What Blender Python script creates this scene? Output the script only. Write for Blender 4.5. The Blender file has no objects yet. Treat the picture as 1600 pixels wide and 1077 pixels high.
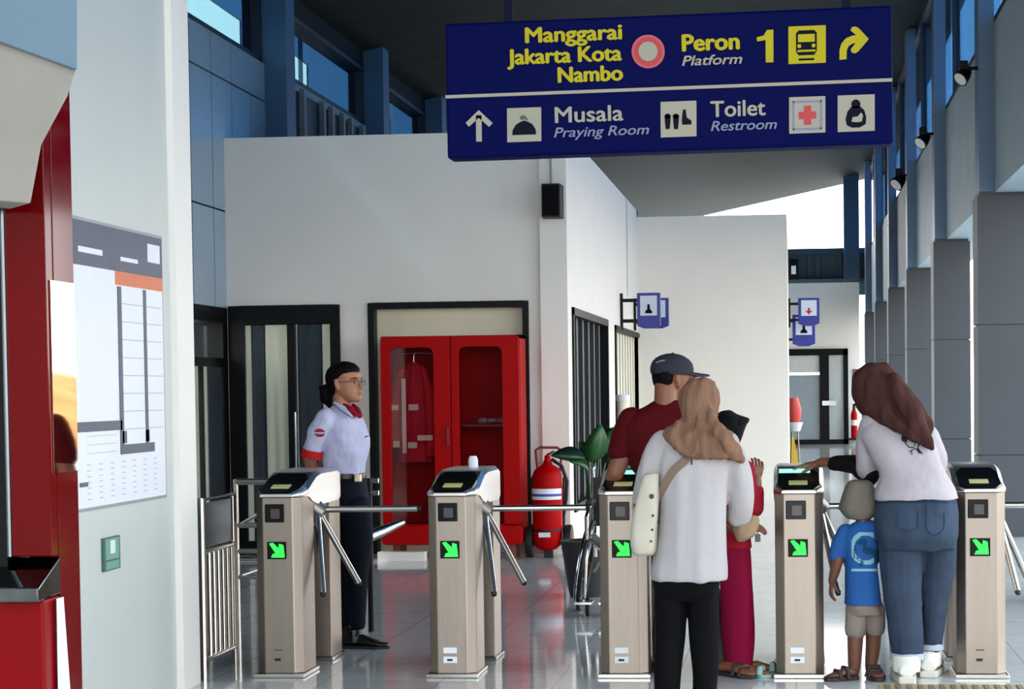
import bpy, bmesh, math, random
from mathutils import Vector, Matrix, noise
from mathutils.bvhtree import BVHTree
random.seed(7)
sc = bpy.context.scene
C = sc.collection

# ------------------------------------------------------------------ camera
F_PX, CAM_H = 3000.0, 1.47
YAW, PITCH, ROLL = math.radians(5.0), math.radians(2.0), 0.012
VPX, VPY = 1240.0, 606.0                      # where the hall's long axis vanishes
CAM = Vector((0, 0, CAM_H))
FW = Vector((-math.sin(YAW) * math.cos(PITCH), math.cos(YAW) * math.cos(PITCH), -math.sin(PITCH)))
RT = Vector((math.cos(YAW), math.sin(YAW), 0))
UP = RT.cross(FW)
R2 = RT * math.cos(ROLL) - UP * math.sin(ROLL)
U2 = UP * math.cos(ROLL) + RT * math.sin(ROLL)
_v = Vector((0, 1, 0))
CX = VPX - F_PX * _v.dot(R2) / _v.dot(FW)
CY = VPY + F_PX * _v.dot(U2) / _v.dot(FW)

def ray(x, y):
    return FW + R2 * ((x - CX) / F_PX) - U2 * ((y - CY) / F_PX)
def px(x, y, Y):                              # point of the plane at depth Y
    d = ray(x, y); return CAM + d * (Y / d.y)
def px_X(x, y, X):                            # point of the plane X = const
    d = ray(x, y); return CAM + d * (X / d.x)
def px_floor(x, y):
    d = ray(x, y); return CAM + d * (-CAM_H / d.z)
def proj(p):
    v = Vector(p) - CAM
    return (CX + F_PX * v.dot(R2) / v.dot(FW), CY - F_PX * v.dot(U2) / v.dot(FW))

cd = bpy.data.cameras.new('camera'); cam = bpy.data.objects.new('camera', cd); C.objects.link(cam)
cam.matrix_world = Matrix(((R2.x, U2.x, -FW.x, 0), (R2.y, U2.y, -FW.y, 0), (R2.z, U2.z, -FW.z, CAM_H), (0, 0, 0, 1)))
cd.sensor_fit = 'HORIZONTAL'; cd.sensor_width = 36.0
cd.lens = 36.0 * F_PX / 1600.0
cd.shift_x = (800 - CX) / 1600.0
cd.shift_y = (CY - 538.5) / 1600.0
cd.clip_start = 0.1; cd.clip_end = 500
sc.camera = cam

# ------------------------------------------------------------------ light
w = bpy.data.worlds.new('overcast_sky'); sc.world = w; w.use_nodes = True
nt = w.node_tree; bg = nt.nodes['Background']
tc = nt.nodes.new('ShaderNodeTexCoord'); sp = nt.nodes.new('ShaderNodeSeparateXYZ'); rp = nt.nodes.new('ShaderNodeValToRGB')
nt.links.new(tc.outputs['Generated'], sp.inputs[0]); nt.links.new(sp.outputs['Z'], rp.inputs[0]); nt.links.new(rp.outputs[0], bg.inputs['Color'])
rp.color_ramp.elements[0].color = (1.0, 0.975, 0.945, 1); rp.color_ramp.elements[0].position = 0.0
rp.color_ramp.elements[1].color = (0.68, 0.85, 1.0, 1); rp.color_ramp.elements[1].position = 0.55
bg.inputs['Strength'].default_value = 2.2
sd = bpy.data.lights.new('sun', 'SUN'); sd.energy = 2.6; sd.angle = math.radians(3); sd.color = (1.0, 0.98, 0.95)
sun = bpy.data.objects.new('sun', sd); C.objects.link(sun)
sun.rotation_euler = Vector((0.64, 0.10, -0.77)).to_track_quat('-Z', 'Y').to_euler()
vs = sc.view_settings
vs.view_transform = 'Standard'; vs.look = 'None'; vs.gamma = 1.0; vs.exposure = 1.32; vs.use_curve_mapping = False
sc.cycles.max_bounces = 8; sc.cycles.diffuse_bounces = 5; sc.cycles.glossy_bounces = 5
sc.cycles.transparent_max_bounces = 12; sc.cycles.sample_clamp_indirect = 6.0
sc.cycles.caustics_reflective = False; sc.cycles.caustics_refractive = False
sc.cycles.use_denoising = True

# ------------------------------------------------------------------ materials
def lin(c):
    out = []
    for v in c:
        v = v / 255.0
        out.append(v / 12.92 if v <= 0.04045 else ((v + 0.055) / 1.055) ** 2.4)
    return (*out, 1.0)
_mats = {}
def mat(name, rgb, rough=0.6, metal=0.0, var=0.06, nscale=6.0, bump=0.0, bscale=60.0, stretch=(1, 1, 1), spec=0.5, coat=0.0, emit=None, estr=0.0, alpha=1.0, trans=0.0, sheen=0.0, rvar=0.0):
    if name in _mats: return _mats[name]
    m = bpy.data.materials.new(name); m.use_nodes = True; _mats[name] = m
    n = m.node_tree.nodes; l = m.node_tree.links; b = n['Principled BSDF']
    c = lin(rgb)
    if rough >= 0.8: spec = min(spec, 0.15)
    b.inputs['Roughness'].default_value = rough; b.inputs['Metallic'].default_value = metal
    b.inputs['Specular IOR Level'].default_value = spec; b.inputs['Coat Weight'].default_value = coat
    b.inputs['Coat Roughness'].default_value = 0.04
    b.inputs['Alpha'].default_value = alpha; b.inputs['Transmission Weight'].default_value = trans
    b.inputs['Sheen Weight'].default_value = sheen
    t = n.new('ShaderNodeTexCoord'); mp = n.new('ShaderNodeMapping'); l.new(t.outputs['Object'], mp.inputs[0])
    mp.inputs['Scale'].default_value = stretch
    nz = n.new('ShaderNodeTexNoise'); nz.inputs['Scale'].default_value = nscale; nz.inputs['Detail'].default_value = 4
    l.new(mp.outputs[0], nz.inputs['Vector'])
    r = n.new('ShaderNodeValToRGB'); l.new(nz.outputs['Fac'], r.inputs[0])
    r.color_ramp.elements[0].position = 0.25; r.color_ramp.elements[1].position = 0.75
    r.color_ramp.elements[0].color = (c[0] * (1 - var), c[1] * (1 - var), c[2] * (1 - var), 1)
    r.color_ramp.elements[1].color = (min(1, c[0] * (1 + var)), min(1, c[1] * (1 + var)), min(1, c[2] * (1 + var)), 1)
    l.new(r.outputs[0], b.inputs['Base Color'])
    if rvar:
        mr = n.new('ShaderNodeMapRange'); l.new(nz.outputs['Fac'], mr.inputs[0])
        mr.inputs['From Min'].default_value = 0.3; mr.inputs['From Max'].default_value = 0.7
        mr.inputs['To Min'].default_value = max(0.02, rough - rvar); mr.inputs['To Max'].default_value = rough + rvar
        l.new(mr.outputs[0], b.inputs['Roughness'])
    if bump:
        n2 = n.new('ShaderNodeTexNoise'); n2.inputs['Scale'].default_value = bscale; n2.inputs['Detail'].default_value = 3
        l.new(mp.outputs[0], n2.inputs['Vector'])
        bp = n.new('ShaderNodeBump'); bp.inputs['Strength'].default_value = bump; bp.inputs['Distance'].default_value = 0.01
        l.new(n2.outputs['Fac'], bp.inputs['Height']); l.new(bp.outputs[0], b.inputs['Normal'])
    if emit:
        e = lin(emit); b.inputs['Emission Color'].default_value = e; b.inputs['Emission Strength'].default_value = estr
    return m

M = dict(
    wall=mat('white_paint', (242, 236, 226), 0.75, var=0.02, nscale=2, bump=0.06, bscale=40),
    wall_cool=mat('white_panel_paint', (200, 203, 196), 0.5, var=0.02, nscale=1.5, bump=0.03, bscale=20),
    cream=mat('cream_board', (236, 226, 198), 0.7, var=0.02),
    black=mat('black_aluminium', (4, 4, 7), 0.45, var=0.1, spec=0.2),
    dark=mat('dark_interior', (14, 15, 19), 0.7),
    ceil=mat('dark_metal_deck', (40, 45, 43), 0.7, var=0.35, nscale=3, stretch=(0.25, 4, 1), bump=0.25, bscale=5, spec=0.1),
    panel=mat('grey_composite_panel', (164, 184, 198), 0.25, metal=0.25, var=0.05, nscale=1.2, spec=0.5),
    pier=mat('slate_grey_composite_panel', (55, 59, 65), 0.5, metal=0.1, var=0.05, nscale=1.5),
    steelblue=mat('blue_grey_steel', (62, 98, 128), 0.45, metal=0.2, var=0.06, nscale=2),
    joint=mat('dark_joint_backing', (28, 32, 36), 0.8),  # dark backing between the cladding panels
    steel=mat('brushed_stainless', (151, 139, 128), 0.42, metal=1.0, var=0.05, nscale=40, stretch=(1, 1, 0.03), bump=0.05, bscale=120),
    lid=mat('satin_stainless_lid', (205, 202, 198), 0.28, metal=1.0, var=0.04, nscale=20, stretch=(1, 0.1, 1)),
    tube=mat('polished_steel_tube', (200, 194, 186), 0.2, metal=1.0, var=0.03),
    blackgloss=mat('black_acrylic', (7, 8, 9), 0.2, var=0.05, spec=0.2),
    rubber=mat('black_rubber', (16, 16, 17), 0.6),
    red=mat('glossy_red_paint', (172, 2, 4), 0.45, var=0.04, nscale=3, spec=0.1),
    redpanel=mat('dark_red_acrylic', (96, 1, 4), 0.1, var=0.05, nscale=2, spec=0.15),
    signblue=mat('navy_sign_sheet', (0, 5, 62), 0.6, var=0.04, nscale=3, spec=0.05),
    blue=mat('royal_blue_plastic', (20, 34, 130), 0.35, var=0.04),
    yellow=mat('yellow_sign_vinyl', (176, 160, 32), 0.6, spec=0.1, var=0.04),
    white=mat('white_sign_vinyl', (158, 150, 134), 0.6, spec=0.1, var=0.03),
    greyink=mat('grey_sign_vinyl', (104, 110, 140), 0.5, var=0.05),
    redink=mat('red_sign_vinyl', (170, 20, 26), 0.5, var=0.05),
    navyink=mat('navy_ink', (2, 3, 22), 0.6, spec=0.1),
    greenled=mat('green_led_arrow', (20, 220, 40), 0.5, emit=(30, 255, 60), estr=1.0),
    greenglow=mat('green_status_light', (120, 235, 190), 0.4, emit=(120, 255, 200), estr=0.9),
    lcd=mat('amber_lcd', (160, 160, 105), 0.3, emit=(150, 150, 90), estr=0.15),
    strip_panel=mat('cream_strip', (246, 238, 216), 0.85, var=0.05, stretch=(6, 6, 0.2)),
    strip_panel_grey=mat('grey_strip', (66, 74, 82), 0.85, var=0.1, stretch=(6, 6, 0.2)),
    paper=mat('white_paper', (228, 230, 234), 0.5, var=0.02),
    ink=mat('grey_print', (120, 124, 134), 0.6),
    slate=mat('slate_blue_print', (76, 82, 100), 0.5, var=0.12),
    orange=mat('orange_print', (214, 112, 70), 0.5),
    leaf=mat('glossy_leaf', (38, 88, 36), 0.35, var=0.2, nscale=12),
    leafdark=mat('dark_leaf', (22, 52, 28), 0.35, var=0.2, nscale=12),
    chrome=mat('chrome', (190, 195, 200), 0.12, metal=1.0, var=0.04),
)
def glass_mat(name, tint, refl=0.25, rough=0.02, opacity=0.0, body=(20, 40, 60)):
    m = bpy.data.materials.new(name); m.use_nodes = True; n = m.node_tree.nodes; l = m.node_tree.links
    for x in list(n): n.remove(x)
    out = n.new('ShaderNodeOutputMaterial'); tr = n.new('ShaderNodeBsdfTransparent'); gl = n.new('ShaderNodeBsdfGlossy')
    tr.inputs[0].default_value = lin(tint); gl.inputs['Roughness'].default_value = rough
    df = n.new('ShaderNodeBsdfDiffuse'); df.inputs[0].default_value = lin(body)
    mx = n.new('ShaderNodeMixShader'); mx.inputs[0].default_value = opacity
    l.new(tr.outputs[0], mx.inputs[1]); l.new(df.outputs[0], mx.inputs[2])
    fr = n.new('ShaderNodeLayerWeight'); pw = n.new('ShaderNodeMath'); pw.operation = 'POWER'; pw.inputs[1].default_value = 5.0
    l.new(fr.outputs['Facing'], pw.inputs[0])
    mu = n.new('ShaderNodeMath'); mu.operation = 'MULTIPLY_ADD'; mu.inputs[1].default_value = 0.8; mu.inputs[2].default_value = refl * 0.12; mu.use_clamp = True
    l.new(pw.outputs[0], mu.inputs[0])
    m2 = n.new('ShaderNodeMixShader'); l.new(mu.outputs[0], m2.inputs[0]); l.new(mx.outputs[0], m2.inputs[1]); l.new(gl.outputs[0], m2.inputs[2])
    l.new(m2.outputs[0], out.inputs[0]); return m
M['glassblue'] = glass_mat('tinted_blue_glass', (84, 116, 142), 0.12)
M['glassright'] = glass_mat('blue_strip_glass', (122, 166, 200), 0.1)
M['glassbright'] = glass_mat('bright_patch_glass', (156, 180, 186), 0.1)  # pale tint for the bright light patch in the clerestory
M['glass'] = glass_mat('clear_glass', (249, 251, 250), 0.2)
M['glassred'] = glass_mat('smoked_cabinet_glass', (240, 226, 230), 0.04)

# polished floor tiles with thin joints
def floor_mat():
    m = bpy.data.materials.new('polished_granite_tile'); m.use_nodes = True; n = m.node_tree.nodes; l = m.node_tree.links; b = n['Principled BSDF']
    t = n.new('ShaderNodeTexCoord'); br = n.new('ShaderNodeTexBrick'); l.new(t.outputs['Object'], br.inputs['Vector'])
    br.offset = 0.0; br.inputs['Scale'].default_value = 1.0
    br.inputs['Brick Width'].default_value = 0.6; br.inputs['Row Height'].default_value = 0.6; br.inputs['Mortar Size'].default_value = 0.004
    br.inputs['Color1'].default_value = lin((222, 220, 216)); br.inputs['Color2'].default_value = lin((214, 212, 208)); br.inputs['Mortar'].default_value = lin((176, 174, 171))
    nz = n.new('ShaderNodeTexNoise'); nz.inputs['Scale'].default_value = 9; nz.inputs['Detail'].default_value = 8; l.new(t.outputs['Object'], nz.inputs['Vector'])
    mx = n.new('ShaderNodeMix'); mx.data_type = 'RGBA'; mx.blend_type = 'MULTIPLY'; mx.inputs[0].default_value = 0.25
    l.new(br.outputs['Color'], mx.inputs[6]); l.new(nz.outputs['Fac'], mx.inputs[7]); l.new(mx.outputs[2], b.inputs['Base Color'])
    b.inputs['Roughness'].default_value = 0.07; b.inputs['IOR'].default_value = 2.0; b.inputs['Specular IOR Level'].default_value = 0.6
    n2 = n.new('ShaderNodeTexNoise'); n2.inputs['Scale'].default_value = 3.0; l.new(t.outputs['Object'], n2.inputs['Vector'])
    bp = n.new('ShaderNodeBump'); bp.inputs['Strength'].default_value = 0.012; l.new(n2.outputs['Fac'], bp.inputs['Height']); l.new(bp.outputs[0], b.inputs['Normal'])
    return m
M['floor'] = floor_mat()

# ------------------------------------------------------------------ mesh helpers
class MB:
    def __init__(s): s.v = []; s.f = []
    def add(s, vs, fs):
        k = len(s.v); s.v += [Vector(q) for q in vs]; s.f += [tuple(i + k for i in f) for f in fs]; return s
    def hexa(s, p):                            # 8 corners: bottom ring then top ring
        return s.add(p, [(3, 2, 1, 0), (4, 5, 6, 7), (0, 1, 5, 4), (1, 2, 6, 5), (2, 3, 7, 6), (3, 0, 4, 7)])
    def box(s, lo, hi):
        a, b, c = lo; d, e, f = hi
        return s.hexa([(a, b, c), (d, b, c), (d, e, c), (a, e, c), (a, b, f), (d, b, f), (d, e, f), (a, e, f)])
    def prism(s, poly, ext):                   # closed polygon swept along ext
        ext = Vector(ext); n = len(poly); p = [Vector(q) for q in poly]
        nrm = Vector((0, 0, 0))
        for i in range(n): nrm += p[i].cross(p[(i + 1) % n])
        if nrm.dot(ext) < 0: p.reverse()
        return s.add(p + [q + ext for q in p], [tuple(range(n - 1, -1, -1)), tuple(range(n, 2 * n))] + [(i, (i + 1) % n, n + (i + 1) % n, n + i) for i in range(n)])
    def rings(s, rs, cap=True):
        n = len(rs[0]); k = []
        for r in rs: k += list(r)
        fs = []
        for j in range(len(rs) - 1):
            for i in range(n):
                a, b = j * n + i, j * n + (i + 1) % n
                fs.append((a, b, b + n, a + n))
        if cap: fs += [tuple(range(n - 1, -1, -1)), tuple(range((len(rs) - 1) * n, len(rs) * n))]
        return s.add(k, fs)
    def tube(s, pts, r, n=12, r_list=None, up=None, flat=1.0, round_ends=False):
        p = [Vector(q) for q in pts]; m = len(p); R = r_list or [r] * m
        t0 = (p[1] - p[0]).normalized()
        a = Vector(up) if up else (Vector((0, 0, 1)) if abs(t0.z) < 0.9 else Vector((0, 1, 0)))
        rs = []; 
        for i in range(m):
            t = (p[min(i + 1, m - 1)] - p[max(i - 1, 0)])
            if t.length < 1e-9: t = t0
            t.normalize(); u = a - t * a.dot(t)
            if u.length < 1e-6: u = t.orthogonal()
            u.normalize(); w_ = t.cross(u); a = u
            rs.append((p[i], u, w_, R[i], t))
        out = []
        def rg(c, u, w_, r): return [c + (u * math.cos(2 * math.pi * k / n) * flat + w_ * math.sin(2 * math.pi * k / n)) * r for k in range(n)]
        if round_ends:
            c, u, w_, r, t = rs[0]
            for q in (80, 55, 28): out.append(rg(c - t * r * math.sin(math.radians(q)), u, w_, r * math.cos(math.radians(q))))
        for c, u, w_, r, t in rs: out.append(rg(c, u, w_, r))
        if round_ends:
            c, u, w_, r, t = rs[-1]
            for q in (28, 55, 80): out.append(rg(c + t * r * math.sin(math.radians(q)), u, w_, r * math.cos(math.radians(q))))
        return s.rings(out)
    def cyl(s, a, b, r, n=20, r2=None): return s.tube([a, b], r, n, [r, r if r2 is None else r2])
    def ball(s, c, r, n=14, m=8):              # r: number or (rx, ry, rz)
        c = Vector(c); r = (r, r, r) if not hasattr(r, '__len__') else r; out = []
        for j in range(m + 1):
            th = math.pi * (0.02 + 0.96 * j / m)
            out.append([c + Vector((r[0] * math.sin(th) * math.cos(2 * math.pi * i / n), r[1] * math.sin(th) * math.sin(2 * math.pi * i / n), -r[2] * math.cos(th))) for i in range(n)])
        return s.rings(out)
    def build(s, name, m, parent=None, bevel=0.0, smooth=False, seg=2, auto=True):
        off = Vector((0, 0, 0)); q = parent
        while q: off += q.location; q = q.parent
        me = bpy.data.meshes.new(name); me.from_pydata([v - off for v in s.v], [], s.f); me.update()
        if bevel:
            bm = bmesh.new(); bm.from_mesh(me); bmesh.ops.remove_doubles(bm, verts=bm.verts, dist=1e-5)
            es = [e for e in bm.edges if len(e.link_faces) == 2 and e.calc_face_angle(0) > 0.5]
            bmesh.ops.bevel(bm, geom=es, offset=bevel, segments=seg, affect='EDGES', profile=0.5); bm.to_mesh(me); bm.free()
        bm = bmesh.new(); bm.from_mesh(me); bmesh.ops.recalc_face_normals(bm, faces=bm.faces); bm.to_mesh(me); bm.free()
        if smooth:
            for p in me.polygons: p.use_smooth = True
            if auto:
                bm = bmesh.new(); bm.from_mesh(me)
                for e in bm.edges:
                    if len(e.link_faces) == 2 and e.calc_face_angle(0) > 0.7: e.smooth = False
                bm.to_mesh(me); bm.free()
        me.materials.append(m if not isinstance(m, str) else M[m])
        o = bpy.data.objects.new(name, me); C.objects.link(o)
        if parent: o.parent = parent
        return o
def tag(o, label, cat, group=None):
    o['label'] = label; o['category'] = cat
    if group: o['group'] = group
    return o
def thing(name, label, cat, loc=(0, 0, 0), group=None):
    o = bpy.data.objects.new(name, None); C.objects.link(o); o.location = loc; o.empty_display_size = 0.1
    return tag(o, label, cat, group)
def struct(o): o['kind'] = 'structure'; return o
def copy_tree(o, parent=None):
    c = o.copy(); C.objects.link(c)
    if parent: c.parent = parent
    for ch in list(o.children): copy_tree(ch, c)
    return c
def frame_px(mb, x0, y0, x1, y1, Y, th, dep, bottom=True, tb=None):   # rectangular frame in a wall that faces the camera
    a, b = px(x0, y0, Y), px(x1, y1, Y)
    mb.box((a.x, Y - dep, b.z), (a.x + th, Y, a.z)); mb.box((b.x - th, Y - dep, b.z), (b.x, Y, a.z))
    mb.box((a.x + th, Y - dep, a.z - (tb or th)), (b.x - th, Y, a.z))
    if bottom: mb.box((a.x + th, Y - dep, b.z), (b.x - th, Y, b.z + th))

# ------------------------------------------------------------------ setting
Y_FRONT, Y_BACK, Y_FAR = 17.2, 25.0, 50.0
X_SIDE = px(888, 500, Y_FRONT).x              # long side wall of the white block
X_LEFT = px(353, 400, Y_FRONT).x
X_RIGHT = 1.78
Z_BLOCK = px(525, 212, Y_FRONT).z
struct(MB().box((X_LEFT - 1.0, -6, -0.2), (3.0, 60, 0.0)).build('floor', 'floor'))
def zc(x): return 5.62 + (x - X_LEFT) * 0.205
zl, zr = zc(X_LEFT - 0.3), zc(2.6)
struct(MB().prism([(X_LEFT - 0.3, 3.0, zl), (2.6, 3.0, zr), (2.6, 3.0, zr + 0.3), (X_LEFT - 0.3, 3.0, zl + 0.3)], (0, 49.5, 0)).build('ceiling', 'ceil'))
struct(MB().box((-20, -25, -0.3), (40, 80, -0.02)).build('ground', mat('pale_ground', (168, 166, 160), 0.9, var=0.2, nscale=0.6)))
# low embankment outside the open right side
em = MB(); rows = []
for j in range(24):
    y = 15 + j * 3.0; h = 1.6 + 1.2 * noise.noise(Vector((j * 0.5, 3.3, 0)))
    rows.append([(14, y, -0.1), (17, y, h * 0.6), (21, y, h + 0.5), (27, y, h * 0.9), (32, y, -0.1)])
em.add([p for r in rows for p in r], [(j * 5 + i, j * 5 + i + 1, (j + 1) * 5 + i + 1, (j + 1) * 5 + i) for j in range(23) for i in range(4)])
struct(em.build('hill', mat('dry_slope', (158, 112, 66), 0.9, var=0.4, nscale=0.5)))

# white room block: front wall with corner column, long side wall
# front wall is split round the two openings so both are real holes
dl, dr = px(357, 479, Y_FRONT), px(531, 479, Y_FRONT)      # glazed door
fl_, fr_ = px(575, 474, Y_FRONT), px(826, 474, Y_FRONT)    # black framed recess
xs = X_SIDE
wf = MB()
yb = Y_FRONT + 0.2
wf.box((X_LEFT, Y_FRONT, 0), (dl.x, yb, Z_BLOCK)); wf.box((dl.x, Y_FRONT, dl.z), (dr.x, yb, Z_BLOCK))
wf.box((dr.x, Y_FRONT, 0), (fl_.x, yb, Z_BLOCK)); wf.box((fl_.x, Y_FRONT, fl_.z), (fr_.x, yb, Z_BLOCK)); wf.box((fr_.x, Y_FRONT, 0), (xs, yb, Z_BLOCK))
struct(wf.build('wall_front', 'wall'))
cx0 = px(845, 400, Y_FRONT).x
struct(MB().box((cx0, Y_FRONT - 0.06, 0), (xs + 0.002, Y_FRONT + 0.001, Z_BLOCK)).build('trim_1', 'wall'))
# side wall with two openings
w1a, w1b = px_X(893, 480, xs), px_X(948, 500, xs); w1z = (w1a.z + w1b.z) / 2; w1bot = 0.35
w2a, w2b = px_X(960, 508, xs), px_X(999, 512, xs); w2z = w2a.z
ws = MB(); x1 = xs - 0.2
ya, yb2 = w1a.y, w1b.y; yc, yd = w2a.y, w2b.y - 0.05
ws.box((x1, Y_FRONT + 0.2, 0), (xs, ya, Z_BLOCK)); ws.box((x1, ya, w1z), (xs, yb2, Z_BLOCK)); ws.box((x1, ya, 0), (xs, yb2, w1bot))
ws.box((x1, yb2, 0), (xs, yc, Z_BLOCK)); ws.box((x1, yc, w2z), (xs, yd, Z_BLOCK)); ws.box((x1, yc, 0), (xs, yd, 0.3)); ws.box((x1, yd, 0), (xs, Y_BACK, Z_BLOCK))
struct(ws.build('wall_side', 'wall'))
struct(MB().box((xs - 0.001, yb2 + 2.6, w2z + 0.4), (xs + 0.012, yb2 + 2.64, Z_BLOCK)).build('trim_2', mat('joint_line_paint', (190, 196, 196), 0.7)))  # thin strip along the wall joint
# black louvred window in the side wall
g = MB(); t = 0.07
g.box((xs - 0.12, ya, w1bot), (xs + 0.02, ya + t, w1z)); g.box((xs - 0.12, yb2 - t, w1bot), (xs + 0.02, yb2, w1z))
g.box((xs - 0.12, ya, w1z - t), (xs + 0.02, yb2, w1z)); g.box((xs - 0.12, ya, w1bot), (xs + 0.02, yb2, w1bot + t))
W1 = struct(g.build('window_1', 'black'))
g = MB(); n = 6
for i in range(n):
    y = ya + t + (yb2 - ya - 2 * t) * (i + 0.5) / n
    g.box((xs - 0.09, y - 0.05, w1bot + t), (xs - 0.05, y + 0.05, w1z - t))
g.build('mullion', mat('charcoal_bar', (44, 48, 54), 0.4), W1)
MB().box((xs - 0.19, ya + 0.01, w1bot + 0.01), (xs - 0.13, yb2 - 0.01, w1z - 0.01)).build('backing_panel', 'dark', W1)
# second window with pale blinds
g = MB(); t = 0.06
g.box((xs - 0.12, yc, 0.3), (xs + 0.02, yc + t, w2z)); g.box((xs - 0.12, yd - t, 0.3), (xs + 0.02, yd, w2z)); g.box((xs - 0.12, yc, w2z - t), (xs + 0.02, yd, w2z)); g.box((xs - 0.12, yc, 0.3), (xs + 0.02, yd, 0.3 + t))
W2 = struct(g.build('window_2', 'black'))
g = MB(); n = 9
for i in range(n):
    y = yc + t + (yd - yc - 2 * t) * (i + 0.5) / n
    g.box((xs - 0.1, y - 0.09, 0.36), (xs - 0.05, y + 0.09, w2z - t))
g.build('blind', 'strip_panel', W2)
MB().box((xs - 0.19, yc + 0.01, 0.31), (xs - 0.13, yd - 0.01, w2z - 0.01)).build('backing_panel', mat('grey_backing', (70, 74, 80), 0.6), W2)
# next block further back
xe = px(1230, 450, Y_BACK).x; zb = px(1115, 337, Y_BACK).z
struct(MB().box((xs - 0.5, Y_BACK, 0), (xe, Y_BACK + 0.25, zb)).build('wall_back', 'wall'))
struct(MB().box((xe - 0.25, Y_BACK + 0.25, 0), (xe, Y_BACK + 6, zb)).build('wall_return', 'wall'))
# wall at the far end with glazed door
zf = px(1290, 442, Y_FAR).z
da, db = px(1232, 546, Y_FAR), px(1326, 690, Y_FAR)
xf0, xf1 = px(1150, 500, Y_FAR).x, px(1343, 500, Y_FAR).x
wz = MB()
wz.box((xf0, Y_FAR, 0), (da.x - 0.6, Y_FAR + 0.3, zf)); wz.box((da.x - 0.6, Y_FAR, da.z), (db.x, Y_FAR + 0.3, zf)); wz.box((db.x, Y_FAR, 0), (xf1, Y_FAR + 0.3, zf))
struct(wz.build('wall_far', 'wall'))
g = MB(); xl = da.x - 0.6; t = 0.12
g.box((xl, Y_FAR - 0.05, 0), (xl + t, Y_FAR + 0.1, da.z)); g.box((db.x - t, Y_FAR - 0.05, 0), (db.x, Y_FAR + 0.1, da.z)); g.box((xl, Y_FAR - 0.05, da.z - t * 1.4), (db.x, Y_FAR + 0.1, da.z)); g.box((xl, Y_FAR - 0.05, 0), (db.x, Y_FAR + 0.1, t))
mx_ = px(1288, 600, Y_FAR).x
g.box((mx_ - 0.12, Y_FAR - 0.07, t), (mx_ + 0.12, Y_FAR + 0.08, da.z - t))
D2 = struct(g.build('door_2', 'black'))
zt = px(1260, 586, Y_FAR).z
MB().box((xl + t, Y_FAR, t), (mx_ - 0.12, Y_FAR + 0.04, zt)).build('frosted_pane', mat('frosted_glass', (150, 160, 164), 0.25), D2)
MB().box((xl + t, Y_FAR, zt + 0.06), (mx_ - 0.12, Y_FAR + 0.04, da.z - t)).build('transom_pane', mat('pale_glass', (214, 216, 208), 0.3), D2)
MB().box((mx_ + 0.12, Y_FAR, t), (db.x - t, Y_FAR + 0.04, da.z - t)).build('side_pane', mat('pale_side_glass', (196, 198, 192), 0.3), D2)
MB().box((mx_ - 0.06, Y_FAR - 0.13, 1.0), (mx_ + 0.3, Y_FAR - 0.08, 1.12)).build('door_handle', 'chrome', D2)
# dark steel upstand above it
b0, b1 = px(1200, 391, 51.5), px(1345, 443, 51.5)
g = MB(); g.box((b0.x, 51.5, b1.z - 0.3), (b1.x + 0.4, 51.7, b0.z)); g.box((b0.x, 51.2, b0.z - 0.15), (b1.x + 0.4, 51.5, b0.z)); g.box((b0.x, 51.2, b1.z - 0.05), (b1.x + 0.4, 51.5, b1.z + 0.12))
for q in (1262, 1276, 1310): g.box((px(q, 410, 51.5).x, 51.42, b1.z), (px(q, 410, 51.5).x + 0.08, 51.5, b0.z))
struct(g.build('beam_far', mat('dark_teal_steel', (34, 62, 78), 0.5)))
c0, c1 = px(1318, 300, 50.6), px(1342, 300, 50.6)
struct(MB().box((c0.x, 50.6, zf), (c1.x, 51.1, zc(c1.x) + 0.1)).build('column_far', mat('dark_teal_column', (46, 72, 92), 0.5)))

# left hall wall: composite panels, pilasters, clerestory windows
zwb, zwt = 4.72, 5.42
lw = MB()
lw.box((X_LEFT - 0.3, 12.5, 2.25), (X_LEFT - 0.02, Y_FRONT + 0.1, zwb)); lw.box((X_LEFT - 0.3, Y_FRONT + 0.1, 2.25), (X_LEFT - 0.02, 51, zwb))
lw.box((X_LEFT - 0.3, 12.5, zwt), (X_LEFT - 0.02, 51, 5.8))
ysl = px_X(304, 600, X_LEFT).y
lw.box((X_LEFT - 0.3, 9.4, 0), (X_LEFT - 0.02, ysl - 0.4, 2.25)); lw.box((X_LEFT - 0.3, Y_FRONT - 0.05, 0), (X_LEFT - 0.02, 51, 2.25)); lw.box((X_LEFT - 0.3, 9.4, 2.25), (X_LEFT - 0.02, 12.5, 5.8))
WL = struct(lw.build('wall_left', 'joint'))
pn = MB(); zs = [2.25, 3.14, 4.34, zwb]
y = 12.5
while y < 23.4:
    for a, b in zip(zs[:-1], zs[1:]):
        pn.box((X_LEFT - 0.03, y + 0.008, a + 0.008), (X_LEFT, y + 0.61, b - 0.008))
    y += 0.622
pn.build('cladding_panel', 'panel', WL)
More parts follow.
